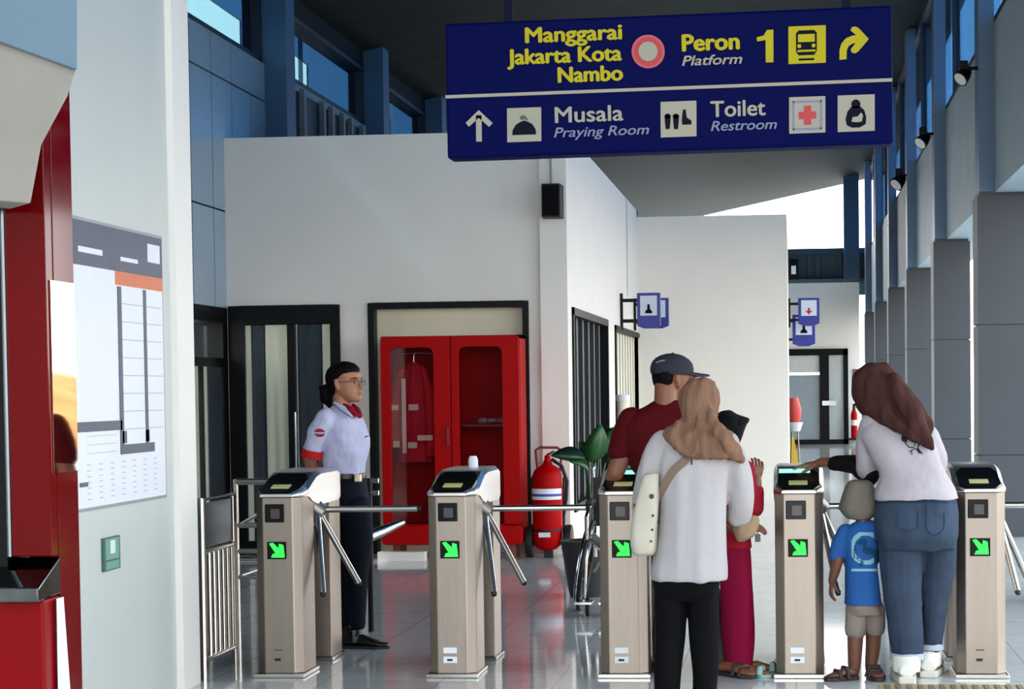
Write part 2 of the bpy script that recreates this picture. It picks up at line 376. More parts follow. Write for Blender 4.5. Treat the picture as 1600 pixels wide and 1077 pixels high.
def clerestory(k, y0, y1, muls):
    g = MB(); t = 0.05
    g.box((X_LEFT - 0.2, y0, zwb), (X_LEFT - 0.02, y1, zwb + t)); g.box((X_LEFT - 0.2, y0, zwt - t), (X_LEFT - 0.02, y1, zwt))
    g.box((X_LEFT - 0.2, y0, zwb), (X_LEFT - 0.02, y0 + t, zwt)); g.box((X_LEFT - 0.2, y1 - t, zwb), (X_LEFT - 0.02, y1, zwt))
    o = struct(g.build('window_%d' % k, mat('dark_window_frame', (20, 28, 38), 0.5)))
    pm = MB()
    if k in (3, 4, 5):
        yq = y0 + t + (y1 - y0) * (0.42 if k != 3 else 0.93); h_ = zwt - zwb
        pm.prism([(X_LEFT - 0.13, yq, zwb + t), (X_LEFT - 0.13, y1 - t, zwb + t), (X_LEFT - 0.13, y1 - t, zwt - t), (X_LEFT - 0.13, y0 + t, zwt - t), (X_LEFT - 0.13, y0 + t, zwb + t + h_ * .5), (X_LEFT - 0.13, yq, zwb + t + h_ * .42)], (0.01, 0, 0))
    else: pm.box((X_LEFT - 0.13, y0 + t, zwb + t), (X_LEFT - 0.12, y1 - t, zwt - t))
    pm.build('pane', 'glassblue', o)
    if k in (3, 4, 5):  # paler pane put in for the bright light patch on these windows
        ym = y0 + t + (y1 - y0) * (0.42 if k != 3 else 0.93)
        MB().prism([(X_LEFT - 0.118, y0 + t, zwb + t), (X_LEFT - 0.118, ym, zwb + t), (X_LEFT - 0.118, ym, zwb + t + (zwt - zwb) * .42), (X_LEFT - 0.118, y0 + t, zwb + t + (zwt - zwb) * .5)], (0.006, 0, 0)).build('bright_patch_pane', 'glassbright', o)
    g = MB()
    for q in muls: g.box((X_LEFT - 0.17, q - 0.02, zwb + t), (X_LEFT - 0.13, q + 0.02, zwt - t))
    if muls: g.build('mullion', mat('blue_mullion', (110, 150, 180), 0.4), o)
    return o
pil = []
for (xa, xb) in ((448, 464), (599, 612), (690, 700)):
    ynear = px_X(xa, 150, X_LEFT + 0.22).y
    yfar = px_X(xb, 150, X_LEFT + 0.22).y
    pil.append((ynear, max(ynear + 0.36, yfar)))
clerestory(3, 12.5, pil[0][0], [15.2, 16.35])
clerestory(4, pil[0][1], pil[1][0], [pil[0][1] + 0.45, pil[0][1] + 1.6])
clerestory(5, pil[1][1], pil[2][0], [pil[1][1] + 1.5])
clerestory(6, pil[2][1], 40, [])
for a, b in pil:
    struct(MB().box((X_LEFT - 0.02, a, Z_BLOCK - 0.5), (X_LEFT + 0.22, a + 0.34, 5.75)).build('pilaster', 'steelblue'))
# right side: piers, upper columns, upper wall, clerestory glass
zbeam, zup = 3.33, 4.95
piers = [18.8 + 5.85 * k for k in range(6)] + [18.8 - 5.85 * k for k in range(1, 5)]
XU = X_RIGHT + 0.17                          # face of the upper wall
for k, y in enumerate(piers):
    wd = 0.46 if k else 0.62
    g = MB(); 
    for a, b in ((0, 0.79), (0.8, 2.05), (2.06, 3.3)): g.box((X_RIGHT, y, a), (X_RIGHT + wd, y + 0.5, b))
    g.box((X_RIGHT + 0.02, y + 0.02, 0), (X_RIGHT + wd - 0.02, y + 0.48, 3.34))
    o = struct(g.build('pier', 'pier'))
    zt = zc(X_RIGHT + 0.1)
    g = MB(); zj = px(1547, 107, 18.8).z
    g.box((X_RIGHT + 0.02, y + 0.02, 3.34), (XU, y + 0.42, zj - 0.01)); g.box((X_RIGHT + 0.02, y + 0.02, zj + 0.01), (XU, y + 0.42, zt)); g.box((X_RIGHT + 0.03, y + 0.03, zj - 0.02), (XU, y + 0.4, zj + 0.02))
    struct(g.build('column_upper', mat('upper_column_grey', (92, 116, 140), 0.45, metal=0.15)))
uw = MB()
uw.box((XU, -5.4, zbeam), (XU + 0.12, 52, zup)); uw.box((XU + 0.121, -5.4, zbeam), (XU + 0.7, 52, zbeam + 0.1))
struct(uw.build('wall_right', mat('pale_grey_render', (160, 178, 188), 0.6, var=0.08, nscale=2)))
g = MB(); g.box((XU + 0.01, -5.4, zup), (XU + 0.1, 52, zup + 0.08)); g.box((XU + 0.01, -5.4, 6.95), (XU + 0.1, 52, 7.1))
for k in range(-5, 15): g.box((XU + 0.01, 9.2 + k * 2.9, zup), (XU + 0.1, 9.27 + k * 2.9, 7.0))
W7 = struct(g.build('window_7', mat('dark_window_frame_right', (24, 36, 50), 0.5)))
MB().box((XU + 0.05, -5.4, zup + 0.08), (XU + 0.06, 52, 6.95)).build('pane', 'glassright', W7)
# near white wall on the left that carries the timetable
XN = px(300, 1000, 9.5).x
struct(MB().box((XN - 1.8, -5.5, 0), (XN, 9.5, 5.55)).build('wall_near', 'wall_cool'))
xn2 = px(272, 500, 9.0)
struct(MB().box((XN - 1.0, px_X(266, 500, XN).y, 0), (XN + 0.035, 9.52, 5.55)).build('trim_3', 'wall'))
# tactile strip on the floor
tp = MB(); a = px_floor(1372, 1070); 
tp.box((a.x, a.y - 0.34, 0), (a.x + 3.0, a.y - 0.02, 0.004))
TS = struct(tp.build('trim_4', mat('dull_yellow_tactile', (168, 146, 96), 0.6)))
g = MB()
for i in range(56): g.box((a.x + 0.03 + i * 0.053, a.y - 0.31, 0.004), (a.x + 0.055 + i * 0.053, a.y - 0.05, 0.009))
g.build('rib', mat('tactile_rib', (116, 100, 74), 0.6), TS)
# ------------------------------------------------------------------ lettering
def text_mesh(name, body, m, parent, x0, ybase, x1, cap, Y, angle=0.0, depth=0.004, bold=0.0, shear=0.0, align='fit'):
    """flat lettering on the plane at depth Y, from picture column x0 to x1 with cap height cap (px)"""
    cu = bpy.data.curves.new(name, 'FONT'); cu.body = body; cu.size = 1.0; cu.extrude = 0.5; cu.shear = shear; cu.resolution_u = 4
    tmp = bpy.data.objects.new('tmp', cu); C.objects.link(tmp); dg = bpy.context.evaluated_depsgraph_get()
    me = bpy.data.meshes.new_from_object(tmp.evaluated_get(dg)); bpy.data.objects.remove(tmp); bpy.data.curves.remove(cu)
    xs_ = [v.co.x for v in me.vertices]; xa, xb = min(xs_), max(xs_)
    o0 = px(x0, ybase, Y); s = Y / F_PX
    R = Matrix.Rotation(-angle, 3, 'Y')
    sx = (x1 - x0) * s / (xb - xa); sz = cap * s / 0.69
    off = Vector((0, 0, 0)); q = parent
    while q: off += q.location; q = q.parent
    for v in me.vertices:
        v.co = o0 + R @ Vector(((v.co.x - xa) * sx, -(v.co.z + 0.5) * depth, v.co.y * sz)) - off
    if bold:                                   # heavier strokes: the outline repeated a hair to each side
        bm = bmesh.new(); bm.from_mesh(me); w_ = bold * cap * s; o_ = bm.copy()
        tm = bpy.data.meshes.new('t'); o_.to_mesh(tm); o_.free()
        for sx_, sz_ in ((1, 0), (-1, 0), (0, .6), (0, -.6)):
            n0 = len(bm.verts); bm.from_mesh(tm); bm.verts.ensure_lookup_table()
            for v in bm.verts[n0:]: v.co += R @ Vector((w_ * sx_, -0.0002 * (sx_ + 2 * sz_), w_ * sz_))
        bm.to_mesh(me); bm.free(); bpy.data.meshes.remove(tm)
    me.materials.clear(); me.materials.append(M[m] if isinstance(m, str) else m)
    o = bpy.data.objects.new(name, me); C.objects.link(o); o.parent = parent
    return o

# ------------------------------------------------------------------ hanging direction sign
YS = 8.6
S0, SU, SV = px(695, 37, YS), px(1393, 8, YS), px(697, 248, YS)
UX, VX = (SU - S0) / 698.0, (SV - S0) / 211.0
SANG = math.atan2((SU - S0).z, (SU - S0).x)
def sg(x, y, d=0.0):                          # sign point from picture column x and picture row y
    k = 29.0 / 698.0
    u = x - 695.0; v = (y - 37.0) + u * k
    p = S0 + UX * u + VX * v; return Vector((p.x, YS - d, p.z))
sign = thing('hanging_sign', 'large navy blue direction sign hung above the gates with yellow platform line and facility pictograms', 'sign', (sg(1044, 235).x, YS, sg(1044, 235).z))
def spoly(mb, pts, d0=0.0, d1=0.005):
    return mb.prism([sg(x, y, d0) for x, y in pts], (0, -(d1 - d0), 0))
def srect(mb, x0, y0, x1, y1, d0=0.0, d1=0.005, ):
    k = 29.0 / 698.0; dy = (x1 - x0) * k
    return spoly(mb, [(x0, y0), (x1, y0 - dy), (x1, y1 - dy), (x0, y1)], d0, d1)
g = MB(); spoly(g, [(695, 37), (1393, 8), (1396, 220), (697, 248)], -0.14, 0.0); g.build('sign_board', 'signblue', sign, bevel=0.012)
g = MB(); srect(g, 695, 149, 1394, 154); g.build('dividing_line', 'white', sign)
for (xa, xb, yb_) in ((787, 800, 36), (1317, 1330, 12)):
    a, b = sg(xa, yb_, -0.05), sg(xb, yb_, -0.05)
    zt = zc(a.x)
    MB().box((a.x, YS + 0.04, a.z - 0.01), (b.x, YS + 0.08, zt)).build('hanger_post', mat('navy_post', (4, 8, 34), 0.6, spec=0.1), sign)
def stext(body, m, x0, y0, x1, cap, bold=0.0, shear=0.0, nm='lettering'):
    p = sg(x0, y0); q = proj(p)
    return text_mesh(nm, body, m, sign, x0, y0, x1, cap, YS - 0.0005, SANG, 0.006, bold, shear)
stext('Manggarai', 'yellow', 822, 67, 972, 23, 0.06)
stext('Jakarta Kota', 'yellow', 794, 101, 972, 23, 0.06)
stext('Nambo', 'yellow', 873, 129, 973, 23, 0.06)
stext('Peron', 'yellow', 1067, 80, 1154, 25, 0.06)
stext('Platform', 'white', 1066, 103, 1159, 15, 0.025, 0.25)
stext('Musala', 'white', 868, 192, 974, 24, 0.03)
stext('Praying Room', 'greyink', 866, 215, 1015, 15, 0.02, 0.25)
stext('Toilet', 'white', 1111, 183, 1195, 24, 0.03)
stext('Restroom', 'greyink', 1111, 205, 1213, 15, 0.02, 0.25)
def sdisc(mb, cx_, cy_, r, d0, d1, ry=None): return spoly(mb, [(cx_ + r * math.cos(t * math.pi / 16), cy_ + (ry or r) * math.sin(t * math.pi / 16)) for t in range(32)], d0, d1)
g = MB(); sdisc(g, 1016, 80, 26, 0, 0.004); g.build('line_symbol', mat('pink_red_ring', (180, 60, 72), 0.5), sign)
g = MB(); sdisc(g, 1016, 80, 22, 0.004, 0.006); L = g.build('line_symbol', 'redink', sign)
g = MB(); sdisc(g, 1016, 80, 15, 0.006, 0.008); g.build('line_symbol', 'white', sign)
# train pictogram
g = MB(); srect(g, 1234, 41, 1292, 99); P = g.build('train_pictogram', 'yellow', sign, bevel=0.003)
g = MB(); k = 0.0415
def off(pts, x0, y0): return [(x0 + x, y0 + y - x * k) for x, y in pts]
spoly(g, off([(-16, -22), (-12, -26), (12, -26), (16, -22), (16, 6), (12, 12), (-12, 12), (-16, 6)], 1262, 73), 0.005, 0.007)
spoly(g, off([(-12, 17), (12, 17), (12, 20), (-12, 20)], 1262, 73), 0.005, 0.007); g.build('train_front', 'navyink', P)
g = MB(); spoly(g, off([(-13, -20), (13, -20), (13, -8), (-13, -8)], 1262, 73), 0.007, 0.009); spoly(g, off([(-14, 4), (14, 4), (14, 7), (-14, 7)], 1262, 73), 0.007, 0.009)
for sx in (-11, 11): sdisc(g, 1262 + sx, 71 - sx * k, 3, 0.007, 0.009)
g.build('train_window', 'yellow', P)
g = MB(); spoly(g, [(1211, 46), (1211, 96), (1199, 96.5), (1199, 62), (1186, 64), (1185, 58), (1196, 55), (1201, 46.5)]); g.build('numeral', 'yellow', sign)
# turn-right arrow
g = MB(); spoly(g, [(1313, 92), (1313, 77), (1316, 67), (1323, 59), (1333, 55), (1339, 54.5), (1330, 47), (1332, 42), (1337, 41), (1342, 43), (1358, 60), (1342, 79), (1337, 82), (1332, 81), (1330, 76), (1338, 66), (1333, 67), (1327, 71), (1324, 78), (1324, 91)])
g.build('turn_arrow', 'yellow', sign)
# straight arrow
g = MB(); spoly(g, [(743.5, 180), (752.5, 180), (752.5, 221), (743.5, 221)]); spoly(g, [(748, 172), (770, 192), (764, 198), (748, 184), (732, 198), (727, 192)]); g.build('up_arrow', 'white', sign)
# prayer room pictogram
g = MB(); srect(g, 793, 169, 847, 222); P = g.build('prayer_pictogram', 'white', sign)
g = MB(); spoly(g, off([(-19, 15), (-18, 7), (-13, -1), (-6, -5), (0, -7), (6, -5), (13, -1), (18, 7), (19, 15)], 820, 195), 0.005, 0.007); g.build('dome_symbol', 'navyink', P)
g = MB(); spoly(g, off([(-7, -13), (-1, -16), (4, -12), (7, -7), (0, -9), (-5, -8)], 820, 195), 0.005, 0.007); g.build('crescent_symbol', mat('dark_green_ink', (52, 72, 50), 0.5), P)
# toilet pictogram
g = MB(); srect(g, 1035, 158, 1091, 213); P = g.build('toilet_pictogram', 'white', sign)
g = MB()
for cx_ in (1046, 1059):
    sdisc(g, cx_, 180, 4, 0.005, 0.007); spoly(g, off([(-5, -6), (5, -6), (4, 8), (3, 16), (-3, 16), (-4, 8)], cx_, 184), 0.005, 0.007)
spoly(g, off([(-4, -14), (0, -15), (2, -2), (9, 3), (9, 9), (-5, 9), (-6, 2)], 1074, 184), 0.005, 0.007); g.build('people_symbol', 'navyink', P)
# first aid pictogram
g = MB(); srect(g, 1235, 150, 1291, 206); P = g.build('first_aid_pictogram', 'white', sign)
g = MB(); 
for a in (((-22, -22), (22, -22), (22, -19), (-22, -19)), ((-22, 20), (22, 20), (22, 23), (-22, 23)), ((-23, -22), (-20, -22), (-20, 23), (-23, 23)), ((20, -22), (23, -22), (23, 23), (20, 23))): spoly(g, off(a, 1263, 177), 0.005, 0.007)
g.build('pictogram_border', 'greyink', P)
g = MB(); spoly(g, off([(-5, -14), (6, -14), (6, -5), (14, -5), (14, 6), (6, 6), (6, 15), (-5, 15), (-5, 6), (-13, 6), (-13, -5), (-5, -5)], 1263, 177), 0.005, 0.008); g.build('red_cross', 'redink', P)
# nursing pictogram
g = MB(); srect(g, 1310, 147, 1367, 203); P = g.build('nursing_pictogram', 'white', sign)
g = MB(); sdisc(g, 1338, 160, 7, 0.005, 0.007); spoly(g, off([(-6, -12), (6, -12), (13, -5), (16, 6), (15, 16), (6, 21), (-6, 21), (-14, 17), (-16, 8), (-13, -4)], 1338, 175), 0.005, 0.007); g.build('mother_symbol', 'navyink', P)
g = MB(); spoly(g, off([(-7, 12), (-5, 5), (3, 4), (8, -2), (11, 3), (9, 12), (2, 13)], 1338, 175), 0.007, 0.009); g.build('baby_symbol', 'white', P)

# ------------------------------------------------------------------ turnstiles
YT = 9.72
def turnstile(name, label, px_c, arms=True, green=False, frontmat='steel', stick=True):
    X = px(px_c, 1000, YT).x
    t = thing(name, label, 'turnstile', (X, YT, 0), 'tripod gates in a row')
    def B(lo, hi): return MB().box((X + lo[0], YT + lo[1], lo[2]), (X + hi[0], YT + hi[1], hi[2]))
    def plan(poly, z0, z1): return MB().prism([(X + a, YT + b, z0) for a, b in poly], (0, 0, z1 - z0))
    plan([(-0.078, 0), (0.078, 0), (0.122, 0.036), (0.122, 0.27), (-0.122, 0.27), (-0.122, 0.036)], 0.02, 0.935).build('front_pedestal', frontmat, t, bevel=0.004)
    B((-0.122, 0.62, 0.02), (0.122, 0.86, 0.95)).build('rear_pedestal', frontmat, t, bevel=0.004)
    for q0, q1 in ((-0.03, 0.29), (0.6, 0.88)): B((-0.135, q0, 0), (0.135, q1, 0.02)).build('base_plate', 'tube', t, bevel=0.004)
    # lid: sections along the depth (half width, bottom, top)
    secs = [(-0.025, 0.085, 0.938, 0.952), (0.05, 0.128, 0.935, 0.968), (0.16, 0.128, 0.93, 0.992), (0.24, 0.128, 0.90, 1.02), (0.32, 0.128, 0.885, 1.046), (0.42, 0.128, 0.875, 1.058), (0.80, 0.128, 0.875, 1.058), (0.87, 0.125, 0.89, 1.04)]
    rs = []
    for y, hw, zb_, zt_ in secs:
        r = min(0.02, (zt_ - zb_) * 0.4)
        rs.append([(X - hw, YT + y, zb_), (X + hw, YT + y, zb_), (X + hw, YT + y, zt_ - r), (X + hw - r, YT + y, zt_), (X - hw + r, YT + y, zt_), (X - hw, YT + y, zt_ - r)])
    MB().rings(rs).build('lid', 'lid', t, smooth=True)
    # black reader panel let into the sloping front of the lid
    rp_ = [(-0.018, 0.078, 0.953), (0.05, 0.112, 0.972), (0.16, 0.112, 0.996), (0.24, 0.108, 1.024), (0.30, 0.08, 1.043)]
    rd = MB().rings([[(X - hw, YT + y, z - 0.012), (X + hw, YT + y, z - 0.012), (X + hw - 0.006, YT + y, z + 0.004), (X - hw + 0.006, YT + y, z + 0.004)] for y, hw, z in rp_]).build('reader_panel', 'blackgloss', t, smooth=True)
    z = lambda y: 0.972 + (y - 0.05) * 0.225
    MB().hexa([(X - 0.05, YT + 0.06, z(0.06)), (X + 0.045, YT + 0.06, z(0.06)), (X + 0.045, YT + 0.12, z(0.12)), (X - 0.05, YT + 0.12, z(0.12)), (X - 0.05, YT + 0.06, z(0.06) + 0.008), (X + 0.045, YT + 0.06, z(0.06) + 0.008), (X + 0.045, YT + 0.12, z(0.12) + 0.008), (X - 0.05, YT + 0.12, z(0.12) + 0.008)]).build('display', 'lcd', rd)
    if green:
        MB().hexa([(X - 0.10, YT + 0.245, 1.022), (X + 0.06, YT + 0.245, 1.022), (X + 0.06, YT + 0.29, 1.036), (X - 0.10, YT + 0.29, 1.036), (X - 0.10, YT + 0.245, 1.030), (X + 0.06, YT + 0.245, 1.030), (X + 0.06, YT + 0.29, 1.048), (X - 0.10, YT + 0.29, 1.048)]).build('status_light', 'greenglow', t)
    # ticket slot window
    g = B((-0.066, -0.006, 0.805), (0.036, 0.004, 0.90)); wdw = g.build('scanner_window', 'blackgloss', t, bevel=0.004)
    B((-0.034, -0.009, 0.825), (0.014, -0.006, 0.875)).build('scanner_lens', mat('grey_scanner_glass', (62, 56, 56), 0.3), wdw)
    # green arrow display
    ds = B((-0.056, -0.006, 0.615), (0.044, 0.004, 0.705)).build('arrow_display', mat('black_display', (4, 9, 5), 0.4, spec=0.15), t)
    cxx, czz = X - 0.004, 0.660
    ar = [(-0.040, 0.036), (-0.022, 0.040), (0.010, 0.010), (0.012, 0.034), (0.034, 0.028), (0.040, -0.036), (-0.030, -0.036), (-0.022, -0.018), (-0.006, -0.016)]
    MB().prism([(cxx + a, YT - 0.006, czz + b) for a, b in ar], (0, -0.003, 0)).build('arrow', 'greenled', ds)
    if stick:
        g = B((-0.048, -0.003, 0.125), (0.022, 0.001, 0.155)); g.build('label_plate', 'paper', t)
        g = B((-0.048, -0.003, 0.075), (0.022, 0.001, 0.108)); kp = g.build('lock_plate', 'paper', t)
        B((-0.028, -0.006, 0.086), (0.0, -0.003, 0.096)).build('keyhole', 'rubber', kp)
    else:
        B((-0.030, -0.003, 0.138), (0.012, 0.001, 0.145)).build('slot', mat('slot_grey', (80, 74, 70), 0.5), t)
        B((-0.028, -0.003, 0.085), (0.004, 0.001, 0.099)).build('keyhole', 'rubber', t)
    # tripod head and its three arms
    B((-0.10, 0.27, 0.76), (0.105, 0.62, 0.88)).build('mechanism_box', 'steel', t, bevel=0.006)
    hub = Vector((X + 0.11, YT + 0.40, 0.845))
    MB().tube([hub - Vector((0.03, 0, -0.02)), hub + Vector((0.035, 0, -0.022))], 0.05, 18, [0.055, 0.036]).build('hub', 'steel', t, smooth=True)
    for d, l_ in (((1, 0, 0.005), 0.545), ((0.17, -0.50, -0.84), 0.50), ((0.38, 0.30, -0.84), 0.47)):
        d = Vector(d).normalized(); a = MB().tube([hub + d * 0.02, hub + d * l_], 0.0165, 14, round_ends=False).build('arm', 'tube', t, smooth=True)
        MB().tube([hub + d * (l_ - 0.002), hub + d * (l_ + 0.018)], 0.0165, 14, [0.0165, 0.012]).build('end_cap', 'rubber', a, smooth=True)
    return t
turnstile('turnstile', 'stainless turnstile nearest the white timetable wall, beside the railing', 437, stick=False)
turnstile('turnstile', 'stainless turnstile with a white cup on top, in front of the red hydrant cabinet', 707)
turnstile('turnstile', 'stainless turnstile the man in a cap leans on, lit green on top', 975, green=True)
turnstile('turnstile', 'stainless turnstile the woman in jeans taps, with a green lit reader', 1250, green=True)
turnstile('turnstile', 'stainless turnstile at the right edge, behind the woman in jeans', 1534, stick=False)
XT2 = px(707, 1000, YT).x
tag(MB().tube([(XT2 + 0.02, YT + 0.6, 1.058), (XT2 + 0.02, YT + 0.6, 1.10), (XT2 + 0.02, YT + 0.6, 1.12)], 0.03, 18, [0.027, 0.026, 0.018]).build('paper_cup', 'paper', None, smooth=True), 'small white cup standing on top of the second turnstile', 'cup')

# ------------------------------------------------------------------ railing beside the first gate
XR = px(330, 1000, 9.75).x
rl = thing('railing', 'stainless barrier railing with a dark glass panel beside the white timetable wall', 'railing', (XR, 10.0, 0))
def PX(x, y, X=None): return px_X(x, y, XR if X is None else X)
y0, y1 = 9.62, PX(366, 900).y
g = MB(); g.tube([(XR, y0, 0.06), (XR, y0, 0.93), (XR, y1, 0.93), (XR, y1, 0.0)], 0.02, 10); g.tube([(XR, y0, 0.0), (XR, y0, 0.1)], 0.02, 10); g.build('rail_frame', 'tube', rl, smooth=True)
g = MB(); g.tube([(XR, y0, 0.66), (XR, y1, 0.66)], 0.014, 10); g.build('middle_rail', 'tube', rl, smooth=True)
g = MB(); g.tube([(XR, y0, 0.10), (XR, y1, 0.10)], 0.014, 10); g.build('bottom_rail', 'tube', rl, smooth=True)
n = 7
for i in range(n):
    y = y0 + (y1 - y0) * (i + 0.5) / n; MB().tube([(XR, y, 0.10), (XR, y, 0.66)], 0.013, 10).build('baluster', 'tube', rl, smooth=True)
MB().box((XR - 0.006, y0 + 0.02, 0.68), (XR + 0.006, y1 - 0.03, 0.91)).build('infill_panel', mat('dark_slate_panel', (48, 56, 70), 0.25), rl)
# second barrier behind it, open tube rails across
xb0, xb1 = px(368, 800, 11.6).x, px(640, 800, 11.6).x
r2 = thing('railing', 'low stainless tube barrier behind the first gate and the guard', 'railing', (xb0, 11.6, 0))
for z, r in ((0.93, 0.02), (0.66, 0.016), (0.50, 0.016), (0.34, 0.016)):
    MB().tube([(xb0, 11.6, z), (xb0 + 0.55, 11.6, z)], r, 10).build('rail', 'tube', r2, smooth=True)
for x in (xb0, xb0 + 0.55): MB().tube([(x, 11.6, 0), (x, 11.6, 0.945)], 0.02, 10).build('post', 'tube', r2, smooth=True)
xg = px(592, 785, 11.6).x
for z in (0.93, 0.855): MB().tube([(xb0 + 0.55, 11.6, z), (xg, 11.6, z)], 0.016, 10).build('rail', 'tube', r2, smooth=True)
MB().tube([(xg - 0.06, 11.6, 0), (xg - 0.06, 11.6, 0.945)], 0.018, 10).build('post', 'black', r2, smooth=True)
MB().tube([px(568, 842, 11.6), px(598, 830, 11.7), px(630, 816, 11.8)], 0.03, 12, [0.04, 0.034, 0.02]).build('barrier_arm', 'tube', r2, smooth=True)
for (a, b) in ((0.66, 0.93), (0.34, 0.50)): MB().tube([(xb0 + 0.02, 11.6, a), (xb0 + 0.5, 11.6, b)], 0.012, 8).build('brace', 'tube', r2, smooth=True)

# ------------------------------------------------------------------ glazed door and side light in the front wall
Y = Y_FRONT
g = MB(); 
g.box((dl.x, Y - 0.03, 0), (dl.x + 0.15, Y + 0.12, dl.z)); g.box((dr.x - 0.09, Y - 0.03, 0), (dr.x, Y + 0.12, dl.z)); g.box((dl.x + 0.15, Y - 0.03, dl.z - 0.17), (dr.x - 0.09, Y + 0.12, dl.z))
g.box((px(449, 500, Y).x, Y - 0.03, 0), (px(461, 500, Y).x, Y + 0.12, dl.z - 0.17)); g.box((dl.x + 0.15, Y - 0.03, 0), (dr.x - 0.09, Y + 0.12, 0.12))
D1 = struct(g.build('door_1', 'black', None, bevel=0.004))
MB().box((dl.x + 0.15, Y - 0.006, 0.12), (dr.x - 0.09, Y, dl.z - 0.17)).build('pane', 'glass', D1)
g = MB(); hz = 1.05
g.tube([(px(466, 700, Y).x, Y - 0.03, hz - 0.25), (px(466, 700, Y).x, Y - 0.08, hz - 0.25), (px(466, 700, Y).x, Y - 0.08, hz + 0.25), (px(466, 700, Y).x, Y - 0.03, hz + 0.25)], 0.012, 8); g.build('door_handle', 'chrome', D1, smooth=True)
def strip_panel(nm, x0, x1, m, label, Yc, z0, z1, grp):  # wavy coloured strip close behind the door glass
    a, b = px(x0, 600, Yc).x, px(x1, 600, Yc).x; n = max(4, int((b - a) / 0.012)); g = MB()
    f = [(a + (b - a) * i / n, Yc + 0.007 * math.sin((a + (b - a) * i / n) * 62)) for i in range(n + 1)]
    vs_ = [(x, y, z) for z in (z0, z1) for x, y in f] + [(x, y + 0.006, z) for z in (z0, z1) for x, y in f]
    N = n + 1; fs = [(i, i + 1, N + i + 1, N + i) for i in range(n)] + [(2 * N + i + 1, 2 * N + i, 3 * N + i, 3 * N + i + 1) for i in range(n)]
    g.add(vs_, fs); return tag(g.build(nm, m, None, smooth=True, auto=False), label, 'strip_panel', grp)
zt = dl.z - 0.175
for (x0, x1, m, lab) in ((382, 393, 'strip_panel', 'narrow cream strip at the left side of the dark glazed door'), (394, 414, 'strip_panel_grey', 'dark grey strip behind the left pane of the glazed door'),
                         (416, 451, 'strip_panel', 'wide cream strip in the middle of the dark glazed door'), (460, 466, 'strip_panel', 'thin cream strip just right of the door mullion'),
                         (468, 503, 'strip_panel_grey', 'wide dark grey strip behind the right pane of the glazed door'), (505, 517, 'strip_panel', 'cream strip at the right side of the glazed door, behind the guard')):
    strip_panel('strip_panel', x0, x1, m, lab, Y + 0.018, 0.125, zt, 'strips behind the glazed door')
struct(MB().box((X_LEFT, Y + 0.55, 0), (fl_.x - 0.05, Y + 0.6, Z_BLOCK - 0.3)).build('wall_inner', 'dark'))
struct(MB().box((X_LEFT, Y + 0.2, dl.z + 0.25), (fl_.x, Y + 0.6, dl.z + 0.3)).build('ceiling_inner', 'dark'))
# side light in the left hall wall, under the panels
y0, y1 = ysl - 0.4, Y - 0.05
g = MB(); t = 0.09
g.box((X_LEFT - 0.2, y0, 0), (X_LEFT, y0 + t, 2.25)); g.box((X_LEFT - 0.2, y1 - t, 0), (X_LEFT, y1, 2.25)); g.box((X_LEFT - 0.2, y0 + t, 2.12), (X_LEFT, y1 - t, 2.25)); g.box((X_LEFT - 0.2, y0 + t, 1.72), (X_LEFT, y1 - t, 1.8)); g.box((X_LEFT - 0.2, y0 + t, 0), (X_LEFT, y1 - t, 0.12))
g.box((X_LEFT - 0.2, y0 + 0.62, 0.12), (X_LEFT, y0 + 0.66, 1.72))
W = struct(g.build('window_8', 'black'))
MB().box((X_LEFT - 0.012, y0 + t, 0.12), (X_LEFT - 0.008, y1 - t, 2.12)).build('pane', 'glass', W)
for a, b, m in ((0.08, 0.28, 'strip_panel_grey'), (0.30, 0.42, 'strip_panel'), (0.5, 0.60, 'strip_panel'), (0.62, 0.92, 'strip_panel_grey')):
    ya_, yb_ = y0 + (y1 - y0) * a, y0 + (y1 - y0) * b
    MB().box((X_LEFT - 0.03, ya_, 0.12), (X_LEFT - 0.02, yb_, 1.72)).build('blind', m, W)

# ------------------------------------------------------------------ framed recess and red hydrant cabinet
g = MB(); t = 0.055
g.box((fl_.x, Y - 0.03, 0), (fl_.x + t, Y + 0.18, fl_.z)); g.box((fr_.x - t, Y - 0.03, 0), (fr_.x, Y + 0.18, fl_.z)); g.box((fl_.x + t, Y - 0.03, fl_.z - t), (fr_.x - t, Y + 0.18, fl_.z))
struct(g.build('trim_5', 'black', None, bevel=0.004))
struct(MB().box((fl_.x + t, Y + 0.12, 0), (fr_.x - t, Y + 0.2, fl_.z - t)).build('wall_recess', 'cream'))
YC = 16.62
a, b = px(593, 526, YC), px(815, 851, YC)
cab = thing('hydrant_cabinet', 'tall red fire hydrant cabinet with two smoked glass doors holding a jacket', 'cabinet', ((a.x + b.x) / 2, YC, 0))
x0, x1, z0, z1 = a.x, b.x, b.z, a.z; dp = 0.44
def rrect(xa, xb, za, zb_, r, n=5):
    o = []
    for (cx_, cz_, s) in ((xb - r, zb_ - r, 0), (xa + r, zb_ - r, 90), (xa + r, za + r, 180), (xb - r, za + r, 270)):
        for i in range(n + 1):
            t_ = math.radians(s + 90 * i / n); o.append((cx_ + r * math.cos(t_), cz_ + r * math.sin(t_)))
    return o
def holed_panel(mb, outer, inner, Yf, th):       # two loops with equal counts
    n = len(outer); vs_ = [(x, Yf, z) for x, z in outer] + [(x, Yf, z) for x, z in inner] + [(x, Yf + th, z) for x, z in outer] + [(x, Yf + th, z) for x, z in inner]; fs = []
    for i in range(n):
        j = (i + 1) % n
        fs += [(i, j, n + j, n + i), (2 * n + j, 2 * n + i, 3 * n + i, 3 * n + j), (j, i, 2 * n + i, 2 * n + j), (n + i, n + j, 3 * n + j, 3 * n + i)]
    return mb.add(vs_, fs)
